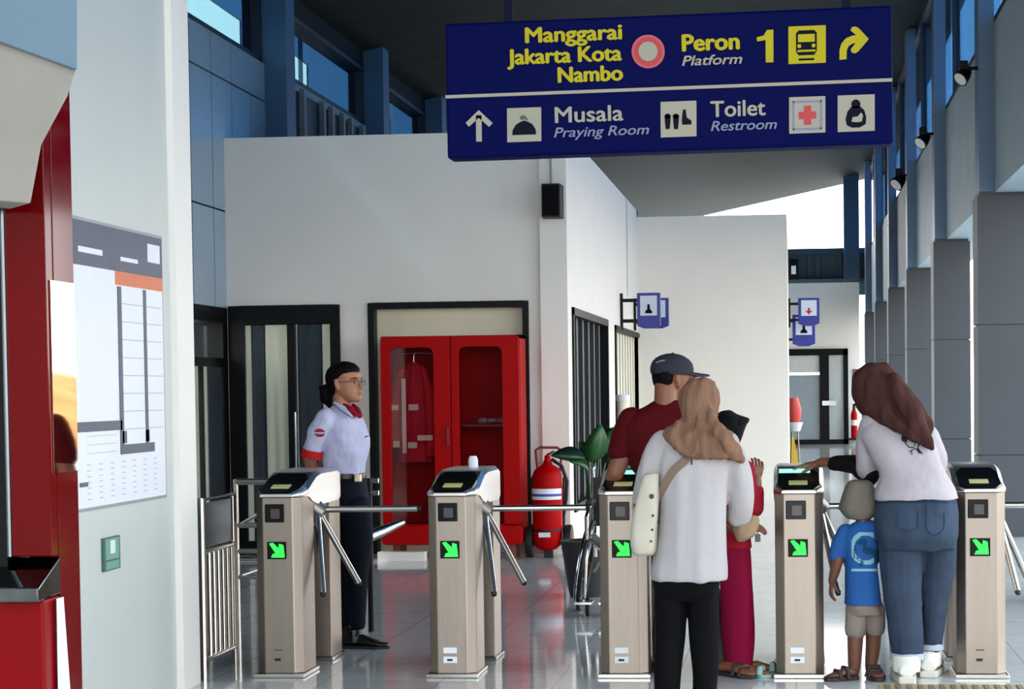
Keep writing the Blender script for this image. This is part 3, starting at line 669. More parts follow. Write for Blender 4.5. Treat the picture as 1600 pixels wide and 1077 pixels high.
g = MB(); g.box((x0, YC + 0.05, z0 + 0.17), (x0 + 0.03, YC + dp, z1)); g.box((x1 - 0.03, YC + 0.05, z0 + 0.17), (x1, YC + dp, z1)); g.box((x0, YC + 0.05, z1 - 0.03), (x1, YC + dp, z1)); g.box((x0, YC + dp - 0.02, z0 + 0.15), (x1, YC + dp, z1))
g.build('body', 'red', cab)
MB().prism([(x, YC - 0.03, z) for x, z in rrect(x0 - 0.01, x1 + 0.01, z0, z0 + 0.17, 0.05)], (0, dp, 0)).build('bottom_drawer', 'red', cab, bevel=0.01)
xm = px(704, 600, YC).x
for (xa, xb, wa, wb, wy0, wy1) in ((x0, xm, 609, 681, 544, 838), (xm, x1, 716, 788, 542, 838)):
    pa, pb = px(wa, wy0, YC), px(wb, wy1, YC)
    g = MB(); holed_panel(g, rrect(xa + 0.004, xb - 0.004, z0 + 0.18, z1 - 0.004, 0.03), rrect(pa.x, pb.x, pb.z, pa.z, 0.06), YC, 0.04)
    d = g.build('door', 'red', cab, bevel=0.003)
    MB().prism([(x, YC + 0.016, z) for x, z in rrect(pa.x - 0.01, pb.x + 0.01, pb.z - 0.01, pa.z + 0.01, 0.06)], (0, 0.006, 0)).build('window_pane', 'glassred', d)
MB().box((xm - 0.035, YC - 0.025, 1.0), (xm - 0.015, YC, 1.16)).build('handle', mat('dull_red_handle', (140, 20, 22), 0.4), cab)
MB().box((xm + 0.04, YC + 0.06, 1.16), (x1 - 0.03, YC + dp - 0.02, 1.18)).build('shelf', mat('dark_red_shelf', (110, 14, 20), 0.4), cab)
MB().box((xm - 0.01, YC + 0.06, z0 + 0.17), (xm + 0.01, YC + dp - 0.02, z1 - 0.03)).build('divider', mat('dark_red_shelf', (110, 14, 20), 0.4), cab)
for x in (x0 + 0.08, x1 - 0.12): MB().box((x, YC + 0.05, 0), (x + 0.06, YC + 0.35, z0 + 0.02)).build('foot', mat('rusty_foot', (120, 70, 56), 0.6), cab)
MB().box((x0 - 0.02, YC - 0.14, 0), (px(668, 880, YC).x, YC - 0.02, 0.075)).build('plinth', 'wall', cab)
# firefighter jacket on a hanger inside the left half
jx, jy = px(650, 700, YC).x, YC + 0.17
jk = thing('fire_jacket', 'red firefighter jacket with pale reflective bands hanging behind the left cabinet door', 'jacket', (jx, jy, 0.9))
def JP(x, y): p = px(x, y, YC + 0.13); return (p.x, p.z)
rows = [(566, 638, 652, 0.03), (572, 632, 660, 0.05), (590, 622, 668, 0.08), (620, 617, 674, 0.085), (660, 618, 676, 0.085), (700, 620, 677, 0.085), (722, 620, 677, 0.08)]
rs = []
for (yy, xl_, xr_, d_) in rows:
    p0, p1 = px(xl_, yy, YC + 0.13), px(xr_, yy, YC + 0.13); c_ = (p0 + p1) / 2; r_ = (p1.x - p0.x) / 2
    rs.append([(c_.x + r_ * math.cos(t * math.pi / 10), jy + d_ * math.sin(t * math.pi / 10) * (1 + 0.15 * math.sin(t * 3.1)), c_.z) for t in range(20)])
rs.reverse(); MB().rings(rs).build('jacket_body', mat('jacket_red', (178, 36, 50), 0.8, var=0.15), jk, smooth=True)
def JW(x, y, dy=0): p = px(x, y, YC + 0.13); return Vector((p.x, jy + dy, p.z))
MB().tube([JW(660, 574, -0.03), JW(671, 610, -0.05), JW(676, 660, -0.05), JW(674, 712, -0.05)], 0.05, 12, [0.03, 0.055, 0.06, 0.055]).build('sleeve', mat('jacket_bright_red', (206, 36, 40), 0.8), jk, smooth=True)
MB().tube([JW(628, 576, -0.03), JW(619, 610, -0.04), JW(615, 660, -0.04), JW(617, 700, -0.04)], 0.04, 12, [0.03, 0.045, 0.045, 0.04]).build('sleeve', 'red', jk, smooth=True)
refl = mat('pale_reflective_band', (214, 214, 190), 0.5)
def jband(xa, ya_, xb, yb_, dy=-0.118): 
    p, q = JW(xa, ya_), JW(xb, yb_); return MB().box((p.x, jy + dy, q.z), (q.x, jy + dy + 0.012, p.z)).build('reflective_band', refl, jk)
jband(630, 592, 638, 708); jband(614, 633, 625, 641); jband(641, 632, 656, 641); jband(617, 689, 627, 699); jband(640, 691, 654, 700); jband(655, 680, 679, 688, -0.128)
MB().tube([JW(645, 566), JW(645, 556), JW(648, 550)], 0.006, 8).build('hanger_hook', 'chrome', jk)
MB().tube([(x0 + 0.03, jy, JW(645, 552).z), (xm - 0.02, jy, JW(645, 552).z)], 0.008, 8).build('hanging_rail', 'chrome', cab)
# folded hose on the shelf
hx = px(765, 640, YC).x
hs = MB()
for k in range(3): hs.ball((hx - 0.09 + k * 0.08, YC + 0.2, 1.21), (0.055, 0.09, 0.03))
tag(hs.build('folded_hose', mat('canvas_hose', (176, 160, 150), 0.8), None, smooth=True), 'pale folded canvas hose on the shelf behind the right cabinet door', 'hose')
# ------------------------------------------------------------------ wheeled extinguisher
YE = 16.75
ex = px(856, 760, YE).x; zb0 = 0.0
te = thing('wheeled_extinguisher', 'large wheeled red fire extinguisher against the white corner column', 'fire extinguisher', (ex, YE, 0))
def EP(x, y, dy=0): p = px(x, y, YE); return Vector((p.x, YE + dy, p.z))
prof = [(861, 5), (858, 14), (852, 21), (840, 23.5), (800, 24), (760, 24), (742, 23), (731, 17), (726, 8), (718, 5), (712, 5)]
s_ = YE / F_PX
rs = []
for y, r in prof:
    c_ = EP(855.5, y); rs.append([(c_.x + r * s_ * math.cos(t * math.pi / 12), c_.y + r * s_ * math.sin(t * math.pi / 12), c_.z) for t in range(24)])
MB().rings(rs).build('cylinder', 'red', te, smooth=True, auto=False)
def eband(y0_, y1_, m, nm, r=24.4, a0=200, a1=340):
    za, zb_ = EP(855, y1_).z, EP(855, y0_).z; c_ = EP(855.5, 800); g = MB(); n = 16; rr = r * s_
    rs = [[(c_.x + q * math.cos(math.radians(a0 + (a1 - a0) * i / n)), YE + q * math.sin(math.radians(a0 + (a1 - a0) * i / n)), z) for i in range(n + 1)] for z, q in ((za, rr), (zb_, rr), (zb_, rr + 0.003), (za, rr + 0.003))]
    N = n + 1; vs_ = [p for r_ in rs for p in r_]; fs = []
    for j in range(4):
        k = (j + 1) % 4
        for i in range(n): fs.append((j * N + i, j * N + i + 1, k * N + i + 1, k * N + i))
    return g.add(vs_, fs).build(nm, m, te, smooth=True)
eband(763, 771, 'paper', 'label'); eband(771, 775, mat('label_blue', (60, 70, 150), 0.5), 'label', 24.5); eband(775, 780, 'paper', 'label')
eband(826, 829, 'rubber', 'strap', 24.6, 180, 360)
g = MB(); p = EP(845, 838); g.box((p.x, YE - 24.6 * s_ - 0.002, p.z), (p.x + 0.1, YE - 22 * s_, p.z + 0.04)); g.build('tag', 'paper', te)
g = MB(); g.tube([EP(841, 748, 0.1), EP(837, 728, 0.1), EP(835, 704, 0.08), EP(842, 700, 0.08), EP(868, 700, 0.08), EP(876, 704, 0.08), EP(874, 728, 0.1), EP(872, 748, 0.1)], 0.012, 10); g.build('handle_bar', mat('dark_red_bar', (120, 40, 44), 0.4), te, smooth=True)
g = MB(); g.tube([EP(855, 724), EP(857, 712), EP(866, 706, -0.02)], 0.022, 10, [0.03, 0.024, 0.016]); g.build('valve', 'chrome', te, smooth=True)
g = MB(); g.tube([EP(862, 718), EP(878, 728, -0.02), EP(886, 752, 0), EP(884, 780, 0.04), EP(880, 806, 0.05), EP(836, 812, 0.15), EP(829, 790, 0.08), EP(829, 755, 0.03), EP(838, 735, 0)], 0.016, 10); g.build('hose', 'rubber', te, smooth=True)
for x, r in ((888, 23), (828, 23)):
    p = EP(x, 846, 0.05); rr = p.z
    wl = MB().tube([(p.x - 0.03, p.y, rr), (p.x + 0.03, p.y, rr)], rr, 24).build('wheel', 'rubber', te, bevel=0.008, smooth=True)
    MB().tube([(p.x - 0.033, p.y, rr), (p.x + 0.033, p.y, rr)], rr * 0.45, 16).build('wheel_hub', 'red', wl)
p0, p1 = EP(828, 846, 0.05), EP(888, 846, 0.05); z = p0.z
g = MB(); g.tube([(p0.x, p0.y, z), (p1.x, p1.y, z)], 0.014, 10); g.tube([(p0.x + .05, p0.y + .05, z), (p0.x + .05, p0.y + .1, EP(855, 748).z)], 0.012, 8); g.tube([(p1.x - .05, p0.y + .05, z), (p1.x - .05, p0.y + .1, EP(855, 748).z)], 0.012, 8); g.box((ex - 0.04, YE - 0.03, 0), (ex + 0.04, YE + 0.03, 0.06)); g.build('trolley_frame', 'rubber', te, smooth=True)

# ------------------------------------------------------------------ loudspeaker on the corner column
ysp = Y_FRONT - 0.06
a, b = px(844, 287, ysp - 0.2), px(877, 339, ysp - 0.2)
spk = thing('loudspeaker', 'black box loudspeaker mounted high on the white corner column', 'loudspeaker', ((a.x + b.x) / 2, ysp, b.z))
MB().prism([(a.x, ysp, b.z), (b.x, ysp, b.z), (b.x - 0.01, ysp - 0.2, b.z), (a.x + 0.01, ysp - 0.2, b.z)], (0, 0, a.z - b.z)).build('cabinet_body', mat('matt_black', (9, 9, 10), 0.6), spk, bevel=0.006)
MB().box((a.x + 0.02, ysp - 0.207, b.z + 0.015), (b.x - 0.02, ysp - 0.199, a.z - 0.015)).build('grille', mat('black_grille', (6, 6, 7), 0.8, bump=0.3, bscale=400), spk)
p = px(861, 262, ysp); MB().tube([(p.x, ysp - 0.012, a.z - 0.01), (p.x, ysp - 0.012, Z_BLOCK)], 0.009, 8).build('cable_conduit', mat('grey_conduit', (150, 150, 146), 0.6), spk)

# ------------------------------------------------------------------ projecting blue signs
def blade(label, cx0, cy0, cx1, cy1, Yb, xw, cone=False, ink='navyink', dark=False):
    a, b = px(cx0, cy0, Yb), px(cx1, cy1, Yb); W_ = b.x - a.x; H_ = a.z - b.z
    t = thing('projecting_sign', label, 'sign', (xw, Yb, b.z), 'projecting sign boxes')
    c = W_ * 0.28
    bd = MB().prism([(a.x, Yb, a.z), (b.x, Yb, a.z), (b.x, Yb, b.z + c * .4), (b.x - c, Yb, b.z), (a.x + c, Yb, b.z), (a.x, Yb, b.z + c * .4)], (0, 0.09, 0)).build('sign_box', 'blue', t, bevel=0.008)
    pf = MB().box((a.x + W_ * 0.14, Yb - 0.006, b.z + H_ * 0.36), (b.x - W_ * 0.14, Yb + 0.002, a.z - H_ * 0.08)).build('pictogram_plate', mat('pale_sign_face', (196, 206, 222), 0.4), t)  # plain pale plate behind the pictogram
    mx_, mz = (a.x + b.x) / 2, b.z + H_ * 0.52; u = W_ * 0.1
    g = MB()
    if ink == 'redink':
        g.prism([(mx_ - u * 1.6, Yb - 0.006, mz + u * .3), (mx_ + u * 1.6, Yb - 0.006, mz + u * .3), (mx_, Yb - 0.006, mz - u * 1.6)], (0, -0.004, 0)); g.box((mx_ - u * .5, Yb - 0.01, mz + u * .3), (mx_ + u * .5, Yb - 0.006, mz + u * 1.6))
    else:
        g.prism([(mx_ - u * 1.6, Yb - 0.006, mz - u * 1.5), (mx_ + u * 1.6, Yb - 0.006, mz - u * 1.5), (mx_ + u * 1.4, Yb - 0.006, mz - u * .4), (mx_ + u * .6, Yb - 0.006, mz + u * .2), (mx_ + u * .5, Yb - 0.006, mz + u * 2.4), (mx_ - u * .5, Yb - 0.006, mz + u * 2.4), (mx_ - u * .6, Yb - 0.006, mz + u * .2), (mx_ - u * 1.4, Yb - 0.006, mz - u * .4)], (0, -0.004, 0))
    g.build('pictogram', ink, pf)
    for z in (a.z - H_ * 0.2, b.z + H_ * 0.22): MB().box((xw, Yb + 0.03, z - 0.02), (a.x + 0.01, Yb + 0.07, z + 0.02)).build('bracket', 'black', t)
    MB().box((xw, Yb + 0.02, b.z - 0.02), (xw + 0.03, Yb + 0.08, a.z)).build('wall_plate', 'black', t)
    return t
blade('blue projecting sign with a figure pictogram, nearer one on the long white wall', 995, 458, 1032, 513, 22.4, xs)
blade('blue projecting sign half hidden behind the figure pictogram sign', 1008, 466, 1045, 513, 24.3, xs)
Ym = px_X(1233, 500, xe).y
blade('blue projecting sign with a small red pictogram near the far glazed door', 1247, 466, 1281, 509, 30.6, xe, ink='redink')
blade('blue projecting sign with a cut lower edge, last one before the far wall', 1238, 492, 1274, 541, 30.9, xe - 0.1)

# ------------------------------------------------------------------ spotlights on the right columns
for (x, y, k, lab) in ((1507, 116, 0, 'black spotlight on the nearest right column, highest in view'), (1443, 218, 1, 'black spotlight on the second right column'), (1405, 283, 2, 'small dark spotlight on the third right column')):
    Yl = piers[k] + 0.02; p = px(x, y, Yl); s_ = Yl / F_PX * 0.62 * (1.0 if k == 0 else 0.9)
    t = thing('spotlight', lab, 'spotlight', (X_RIGHT, Yl + 0.15, p.z), 'spotlights on the right columns')
    top = Vector((p.x + 6 * s_, Yl + 0.1, p.z + 18 * s_))
    MB().tube([top, (X_RIGHT + 0.03, Yl + 0.1, top.z)], 0.018, 8).build('mounting_arm', 'black', t)
    MB().box((top.x - 16 * s_, Yl + 0.04, top.z - 4 * s_), (top.x + 4 * s_, Yl + 0.16, top.z + 18 * s_)).build('bracket', 'black', t, bevel=0.006)
    d = Vector((-0.62, -0.45, -0.64)).normalized(); c_ = Vector((p.x, Yl + 0.1, p.z))
    h = MB().tube([c_ - d * 22 * s_, c_ - d * 6 * s_, c_ + d * 14 * s_], 0.05, 18, [9 * s_, 16 * s_, 21 * s_]).build('lamp_head', 'black', t, smooth=True)
    MB().tube([c_ + d * 13.5 * s_, c_ + d * 15 * s_], 0.04, 18, [18 * s_, 17 * s_]).build('lens', mat('pale_lens', (205, 205, 198), 0.2), h)

# ------------------------------------------------------------------ steel bracketry under the second clerestory window
def XLp(x, y): return px_X(x, y, X_LEFT + 0.12)
for i, (xa, xb, lab) in enumerate(((466, 510, 'dark duct section on brackets under the clerestory, nearest the wide pilaster'), (511, 540, 'dark duct section on brackets, middle one under the clerestory'), (541, 570, 'dark duct section on brackets, beside the narrow far pilaster'))):
    a, b = XLp(xa, 160), XLp(xb, 190)
    t = thing('duct_rack', lab, 'duct', (X_LEFT, (a.y + b.y) / 2, 3.8), 'ducts under the clerestory window')
    zt = 4.58
    MB().box((X_LEFT + 0.004, a.y + 0.02, 3.95), (X_LEFT + 0.11, b.y - 0.05, zt)).build('duct', mat('dark_duct', (34, 38, 40), 0.5), t, bevel=0.02)
    MB().tube([(X_LEFT + 0.08, a.y + .05, 3.92), (X_LEFT + 0.2, (a.y + b.y) / 2, 3.80), (X_LEFT + 0.1, b.y - .05, 3.9)], 0.05, 10).build('pipe', mat('grey_lagging', (84, 100, 106), 0.7), t, smooth=True)
    for y in (a.y + 0.05, b.y - 0.3): 
        MB().box((X_LEFT + 0.115, y, 3.72), (X_LEFT + 0.17, y + 0.09, zt + 0.02)).build('upright', mat('grey_upright', (118, 128, 130), 0.5), t)
        MB().box((X_LEFT + 0.004, y, 4.2), (X_LEFT + 0.115, y + 0.07, 4.26)).build('cross_bar', mat('grey_upright', (118, 128, 130), 0.5), t)

# ------------------------------------------------------------------ timetable on the near wall
def N(x, y, d=0.0): p = px_X(x, y, XN); return Vector((XN + d, p.y, p.z))
tb = thing('timetable_board', 'large white timetable poster with slate blue header on the near white wall', 'poster', tuple(N(181, 790)))
ya, yb_ = N(112, 500).y, N(251, 500).y; zt_, zb_ = N(181, 358).z, N(181, 786).z
def TB(u0, v0, u1, v1, m, nm, d0, d1, par=None):     # u along the wall, v from the top, both 0..1
    y0, y1 = ya + (yb_ - ya) * u0, ya + (yb_ - ya) * u1; z0_, z1_ = zt_ - (zt_ - zb_) * v1, zt_ - (zt_ - zb_) * v0
    return MB().box((XN + d0, y0, z0_), (XN + d1, y1, z1_)).build(nm, m, par or tb)
TB(-0.015, -0.012, 1.02, 1.012, mat('thin_grey_frame', (148, 150, 152), 0.4), 'frame', 0, 0.006)
sh = TB(0, 0, 1, 1, 'paper', 'sheet', 0.006, 0.010)
TB(0, 0, 1, 0.155, 'slate', 'header_band', 0.010, 0.012)
TB(0.44, 0.155, 1, 0.205, 'orange', 'orange_band', 0.010, 0.012); TB(0.44, 0.12, 1, 0.155, 'slate', 'header_band', 0.010, 0.0125)
for u0, u1, v0, v1, m in ((0.46, 0.5, 0.21, 0.79, 'slate'), (0.76, 0.79, 0.21, 0.79, 'slate'), (0.46, 0.86, 0.79, 0.825, 'slate'), (0, 0.48, 0.70, 0.735, 'slate'), (0.82, 0.97, 0.03, 0.1, 'paper'), (0.5, 0.7, 0.10, 0.115, 'paper'), (0.05, 0.3, 0.09, 0.11, 'paper'), (0.02, 0.1, 0.91, 0.925, 'slate'), (0.48, 0.53, 0.74, 0.785, 'slate'), (0.76, 0.8, 0.74, 0.785, 'slate')):
    TB(u0, v0, u1, v1, m, 'printed_block', 0.010, 0.0135)
g = MB()
def tline(u0, v0, u1, v1):
    y0, y1 = ya + (yb_ - ya) * u0, ya + (yb_ - ya) * u1; z0_, z1_ = zt_ - (zt_ - zb_) * v1, zt_ - (zt_ - zb_) * v0
    g.box((XN + 0.010, y0, z0_), (XN + 0.0115, y1, z1_))
for i in range(8):
    v = 0.27 + i * 0.066; tline(0.51, v, 0.75, v + 0.003); tline(0.8, v, 0.98, v + 0.003)
for c in range(7):
    u = 0.1 + c * 0.125
    for r in range(7): tline(u, 0.85 + r * 0.02, u + 0.035, 0.853 + r * 0.02)
for r in range(3): tline(0.1, 0.75 + r * 0.03, 0.42, 0.752 + r * 0.03)
g.build('table_lines', mat('pale_grey_print', (176, 178, 186), 0.6), tb)
# small green plate
p0, p1 = N(158, 865), N(184, 865); z0_, z1_ = N(171, 891).z, N(171, 839).z
t = thing('wall_plate', 'small green framed notice plate low on the near white wall', 'notice plate', (XN, p0.y, z0_))
gf = mat('green_plate', (112, 158, 140), 0.4); MB().box((XN, p0.y, z0_), (XN + 0.012, p1.y, z1_)).build('frame', mat('dark_green_edge', (62, 96, 84), 0.4), t)
dy, dz = p1.y - p0.y, z1_ - z0_
MB().box((XN + 0.012, p0.y + dy * .1, z0_ + dz * .04), (XN + 0.014, p1.y - dy * .1, z1_ - dz * .04)).build('face', gf, t)
MB().box((XN + 0.014, p0.y + dy * .1, z0_ + dz * .28), (XN + 0.016, p1.y - dy * .1, z0_ + dz * .33)).build('stripe', mat('dark_green_edge', (62, 96, 84), 0.4), t)
MB().box((XN + 0.014, p0.y + dy * .38, z0_ + dz * .5), (XN + 0.016, p1.y - dy * .35, z0_ + dz * .9)).build('figure', 'paper', t)

# ------------------------------------------------------------------ red kiosk at the left edge
YK = 6.0
XK = px(75, 600, YK).x
def K(x, y, Yk=YK): return px(x, y, Yk)
ks = thing('red_kiosk', 'glossy red kiosk with a black side and sloping chrome shelf at the left edge', 'kiosk', (XK - 0.2, YK, 0))
yk2 = px_X(118, 600, XK).y
zk = K(60, 180).z
MB().box((K(10, 500).x, YK, K(40, 870).z), (XK, YK + 0.06, zk + 0.5)).build('front_panel', 'redpanel', ks, bevel=0.004)
pa_ = MB().box((XK - 0.1, YK + 0.062, 0), (XK + 0.002, yk2, zk + 0.5)).build('side_panel', 'redpanel', ks, bevel=0.003)
MB().box((XK + 0.002, px_X(80, 600, XK).y, px_X(98, 738, XK).z), (XK + 0.005, px_X(117, 600, XK).y, px_X(98, 441, XK).z)).build('added_mirror', mat('added_amber_mirror', (226, 196, 182), 0.03, metal=1.0, var=0.02), ks)  # added mirror sheet giving the bright reflection in the red side
MB().box((K(-120, 500).x, YK - 0.01, 0), (K(5, 500).x, YK + 0.3, zk + 0.5)).build('black_side', 'blackgloss', ks)
MB().box((K(5, 500).x, YK - 0.004, K(40, 870).z), (K(10, 500).x, YK + 0.06, zk + 0.3)).build('chrome_strip', 'chrome', ks)
zs0, zs1 = K(40, 930).z, K(40, 872).z
xa, xb = K(-120, 900).x, K(86, 900).x
MB().prism([(xa, YK + 0.05, zs1), (xa, YK - 0.14, zs0 + 0.035), (xa, YK - 0.14, zs0 - 0.01), (xa, YK + 0.05, zs0)], (xb - xa, 0, 0)).build('shelf', mat('dark_polished_shelf', (96, 98, 98), 0.08, metal=1.0, var=0.5, nscale=9), ks, bevel=0.006)
MB().box((xa, YK - 0.10, 0), (K(88, 1000).x, YK + 0.05, zs0 - 0.005)).build('lower_box', mat('deep_red_enamel', (122, 1, 6), 0.3, spec=0.12), ks, bevel=0.01)
MB().prism([(K(92, 935).x, YK - 0.02, K(92, 935).z), (K(104, 1077).x, YK - 0.02, K(104, 1110).z), (K(94, 1077).x, YK - 0.02, K(94, 1110).z)], (0, 0.06, 0)).build('white_gap_wedge', 'paper', ks)  # added wedge in place of the gap onto the white wall
# canopy over the kiosk: blue grey fascia and a beige sloping hood under it
cn = thing('kiosk_canopy', 'overhead canopy end with blue grey fascia and beige sloping hood above the red kiosk', 'canopy', (K(50, 100).x, 5.7, K(50, 200).z))
YH = 5.75
MB().prism([px(x, y, YH) for x, y in ((-200, -60), (121, -60), (121, 109), (0, 65), (-200, 0))], (-0.13, 0.18, 0)).build('fascia', mat('blue_grey_fascia', (104, 122, 134), 0.5, spec=0.2), cn, bevel=0.004)
h1 = [px(x, y, YH + 0.01) for x, y in ((-200, -8), (0, 65), (119, 109), (107, 148))]
g = MB(); A = [px(x, y, YH + 0.02) for x, y in ((-200, -8), (0, 62), (119, 108), (106, 150), (65, 226), (48, 318), (0, 314), (-200, 310))]
g.prism(A, (-0.13, 0.16, 0)); g.build('hood', mat('beige_hood', (142, 133, 123), 0.7, spec=0.2), cn, bevel=0.004)

# ------------------------------------------------------------------ potted plant and wheelchair behind the third gate
YP = 13.6
pc = px(915, 760, YP)
pp = thing('potted_plant', 'broad leaved green plant in a dark pot behind the third gate', 'plant', (pc.x, YP, 0))
MB().tube([(pc.x, YP, 0), (pc.x, YP, 0.03), (pc.x, YP, 0.36), (pc.x, YP, 0.40)], 0.16, 20, [0.12, 0.13, 0.18, 0.19]).build('pot', mat('dark_pot', (40, 38, 40), 0.5), pp, smooth=True)
MB().ball((pc.x, YP, 0.38), (0.17, 0.17, 0.03)).build('soil', mat('soil', (52, 40, 30), 0.9), pp, smooth=True)
def leaf(base, tip, wd, m, droop=0.1, up=(0, -0.3, 1)):
    base, tip = Vector(base), Vector(tip); n = 9; d = (tip - base); s_ = d.cross(Vector(up)).normalized(); nrm = s_.cross(d).normalized(); rs = []
    for i in range(n + 1):
        t = i / n; w_ = wd * (math.sin(math.pi * min(1, t * 0.92 + 0.04)) ** 0.8) * (1 - 0.35 * t); c_ = base + d * t + nrm * (droop * math.sin(math.pi * t))
        rs.append([c_ - s_ * w_ + nrm * w_ * 0.18, c_ - nrm * 0.004, c_ + s_ * w_ + nrm * w_ * 0.18, c_ + nrm * 0.006])
    return MB().rings(rs).build('leaf', m, pp, smooth=True, auto=False)
def PL(x, y, dy=0): return px(x, y, YP + dy)
stem0 = Vector((pc.x, YP, 0.38))
for (bx, by, tx, ty, w_, m, dy, up) in ((915, 716, 862, 712, 0.075, 'leafdark', -0.15, (0, -1, 0.6)), (925, 722, 938, 664, 0.10, 'leaf', -0.05, (0.3, -1, 0.2)), (935, 712, 962, 668, 0.08, 'leaf', 0.1, (0, -1, 0.3)), (930, 724, 905, 690, 0.06, 'leafdark', 0.2, (0, -1, .5)), (945, 722, 975, 700, 0.07, 'leafdark', 0.12, (0, -1, 0.6)), (920, 735, 890, 722, 0.05, 'leaf', -0.2, (0, -1, 0.8))):
    b_, t_ = PL(bx, by, dy * 0.4), PL(tx, ty, dy)
    MB().tube([stem0, (stem0 + b_) / 2 + Vector((0.02, 0, 0.06)), b_ + (t_ - b_) * 0.04], 0.010, 8, [0.012, 0.01, 0.007]).build('stalk', 'leafdark', pp, smooth=True)
    leaf(b_, t_, w_, m, 0.03, up)
YW = 12.6
wc = px(918, 800, YW); wx = px(936, 800, YW).x
wch = thing('wheelchair', 'folded silver wheelchair parked behind the third gate beside the plant', 'wheelchair', (wx, YW, 0))
for dx, nm in ((-0.10, 1), (0.16, 2)):
    g = MB(); r = 0.29; c_ = Vector((wx + dx, YW + 0.1, r + 0.012))
    ringp = [c_ + Vector((0.05 * math.sin(t * math.pi / 16), r * math.cos(t * math.pi / 16), r * math.sin(t * math.pi / 16))) for t in range(33)]
    wl = g.tube(ringp, 0.014, 8).build('wheel', 'rubber', wch, smooth=True)
    g = MB(); g.tube([c_ + (p - c_) * 0.88 - Vector((0.03, 0, 0)) for p in ringp], 0.009, 8)
    for t in range(10): g.tube([c_, c_ + (ringp[t * 3] - c_) * 0.97], 0.003, 5)
    g.build('hand_rim', 'chrome', wl, smooth=True)
    fx = wx + dx * 0.6
    MB().tube([(fx, YW + 0.3, 0.34), (fx - 0.01, YW + 0.33, 0.86), (fx - 0.02, YW + 0.36, 0.93), (fx - 0.02, YW + 0.46, 0.94)], 0.013, 8).build('push_handle', 'tube', wch, smooth=True)
    MB().tube([(fx, YW + 0.3, 0.7), (fx, YW - 0.05, 0.7), (fx - 0.01, YW - 0.13, 0.64), (fx - 0.01, YW - 0.12, 0.47), (fx - 0.02, YW - 0.26, 0.12)], 0.013, 8).build('side_frame', 'tube', wch, smooth=True)
    MB().box((fx - 0.022, YW - 0.08, 0.715), (fx + 0.022, YW + 0.2, 0.745)).build('armrest', 'rubber', wch, bevel=0.008)
    MB().box((fx - 0.07, YW - 0.36, 0.09), (fx + 0.04, YW - 0.2, 0.105)).build('footrest', 'chrome', wch)
    cw = MB().tube([(fx - 0.012, YW - 0.2, 0.06), (fx + 0.012, YW - 0.2, 0.06)], 0.06, 16).build('caster', 'rubber', wch, smooth=True)
g = MB(); g.tube([(wx - 0.06, YW + 0.2, 0.25), (wx + 0.10, YW - 0.05, 0.5)], 0.01, 8); g.tube([(wx + 0.10, YW + 0.2, 0.25), (wx - 0.06, YW - 0.05, 0.5)], 0.01, 8); g.build('cross_brace', 'tube', wch, smooth=True)
MB().prism([(wx - 0.06, YW - 0.1, 0.5), (wx + 0.02, YW - 0.1, 0.42), (wx + 0.10, YW - 0.1, 0.5), (wx + 0.10, YW - 0.1, 0.51), (wx + 0.02, YW - 0.1, 0.43), (wx - 0.06, YW - 0.1, 0.51)], (0, 0.36, 0)).build('seat', 'rubber', wch)
MB().box((wx - 0.07, YW + 0.3, 0.55), (wx + 0.10, YW + 0.315, 0.88)).build('backrest', 'rubber', wch)
# white pedestal stand by the long wall
YB = 18.6
bp = px(974, 700, YB); zt_ = px(974, 617, YB).z
t = thing('pedestal_stand', 'white round pedestal stand by the long wall behind the man in a cap', 'stand', (bp.x, YB, 0))
rr = 10.5 * YB / F_PX
MB().tube([(bp.x, YB, 0.03), (bp.x, YB, zt_ - 0.06)], rr, 20, [rr * .95, rr * .9]).build('column', 'cream', t, smooth=True)
MB().tube([(bp.x, YB, zt_ - 0.06), (bp.x, YB, zt_)], rr * 1.08, 20).build('cap', 'paper', t, bevel=0.006, smooth=True)
MB().tube([(bp.x, YB, 0), (bp.x, YB, 0.03)], rr * 1.5, 20).build('foot', 'paper', t, smooth=True)

# ------------------------------------------------------------------ far end: extinguisher, red board, yellow sign
Yx = 49.7
def FP(x, y, Yf=Yx): return px(x, y, Yf)
p0, p1 = FP(1328, 632), FP(1341, 688)
t = thing('fire_extinguisher', 'small red extinguisher hung on the far wall beside the glazed door', 'fire extinguisher', ((p0.x + p1.x) / 2, Yx, p1.z))
cx_ = (p0.x + p1.x) / 2; r = (p1.x - p0.x) * 0.4
MB().tube([(cx_, Yx, p1.z + .05), (cx_, Yx, p1.z + .1), (cx_, Yx, p0.z - .25), (cx_, Yx, p0.z - .12)], r, 16, [r * .8, r, r, r * .4]).build('cylinder', 'red', t, smooth=True)
MB().tube([(cx_, Yx, p0.z - .13), (cx_, Yx, p0.z - .02), (cx_ + .1, Yx - .05, p0.z)], 0.04, 10).build('valve', 'rubber', t)
MB().tube([(cx_, Yx - r * 0.2, p1.z + .38), (cx_, Yx - r * 0.2, p1.z + .52)], r * 1.03, 16).build('label', 'paper', t)
MB().tube([(cx_ + .05, Yx, p0.z - .05), (cx_ + .22, Yx, p0.z - .2), (cx_ + .2, Yx, p1.z + .3)], 0.025, 8).build('hose', 'rubber', t, smooth=True)
MB().box((cx_ - .16, Yx - .1, p1.z), (cx_ + .16, Y_FAR, p1.z + .05)).build('wall_bracket', 'rubber', t)
a, b = FP(1333, 577), FP(1341, 598); t = tag(MB().box((a.x, Y_FAR - 0.03, b.z), (b.x, Y_FAR, a.z)).build('notice_plate', mat('dull_red_notice', (150, 60, 54), 0.5)), 'small dull red notice on the far wall above the extinguisher', 'notice')
Yr = 33.0
c_ = px(1241, 648, Yr); 
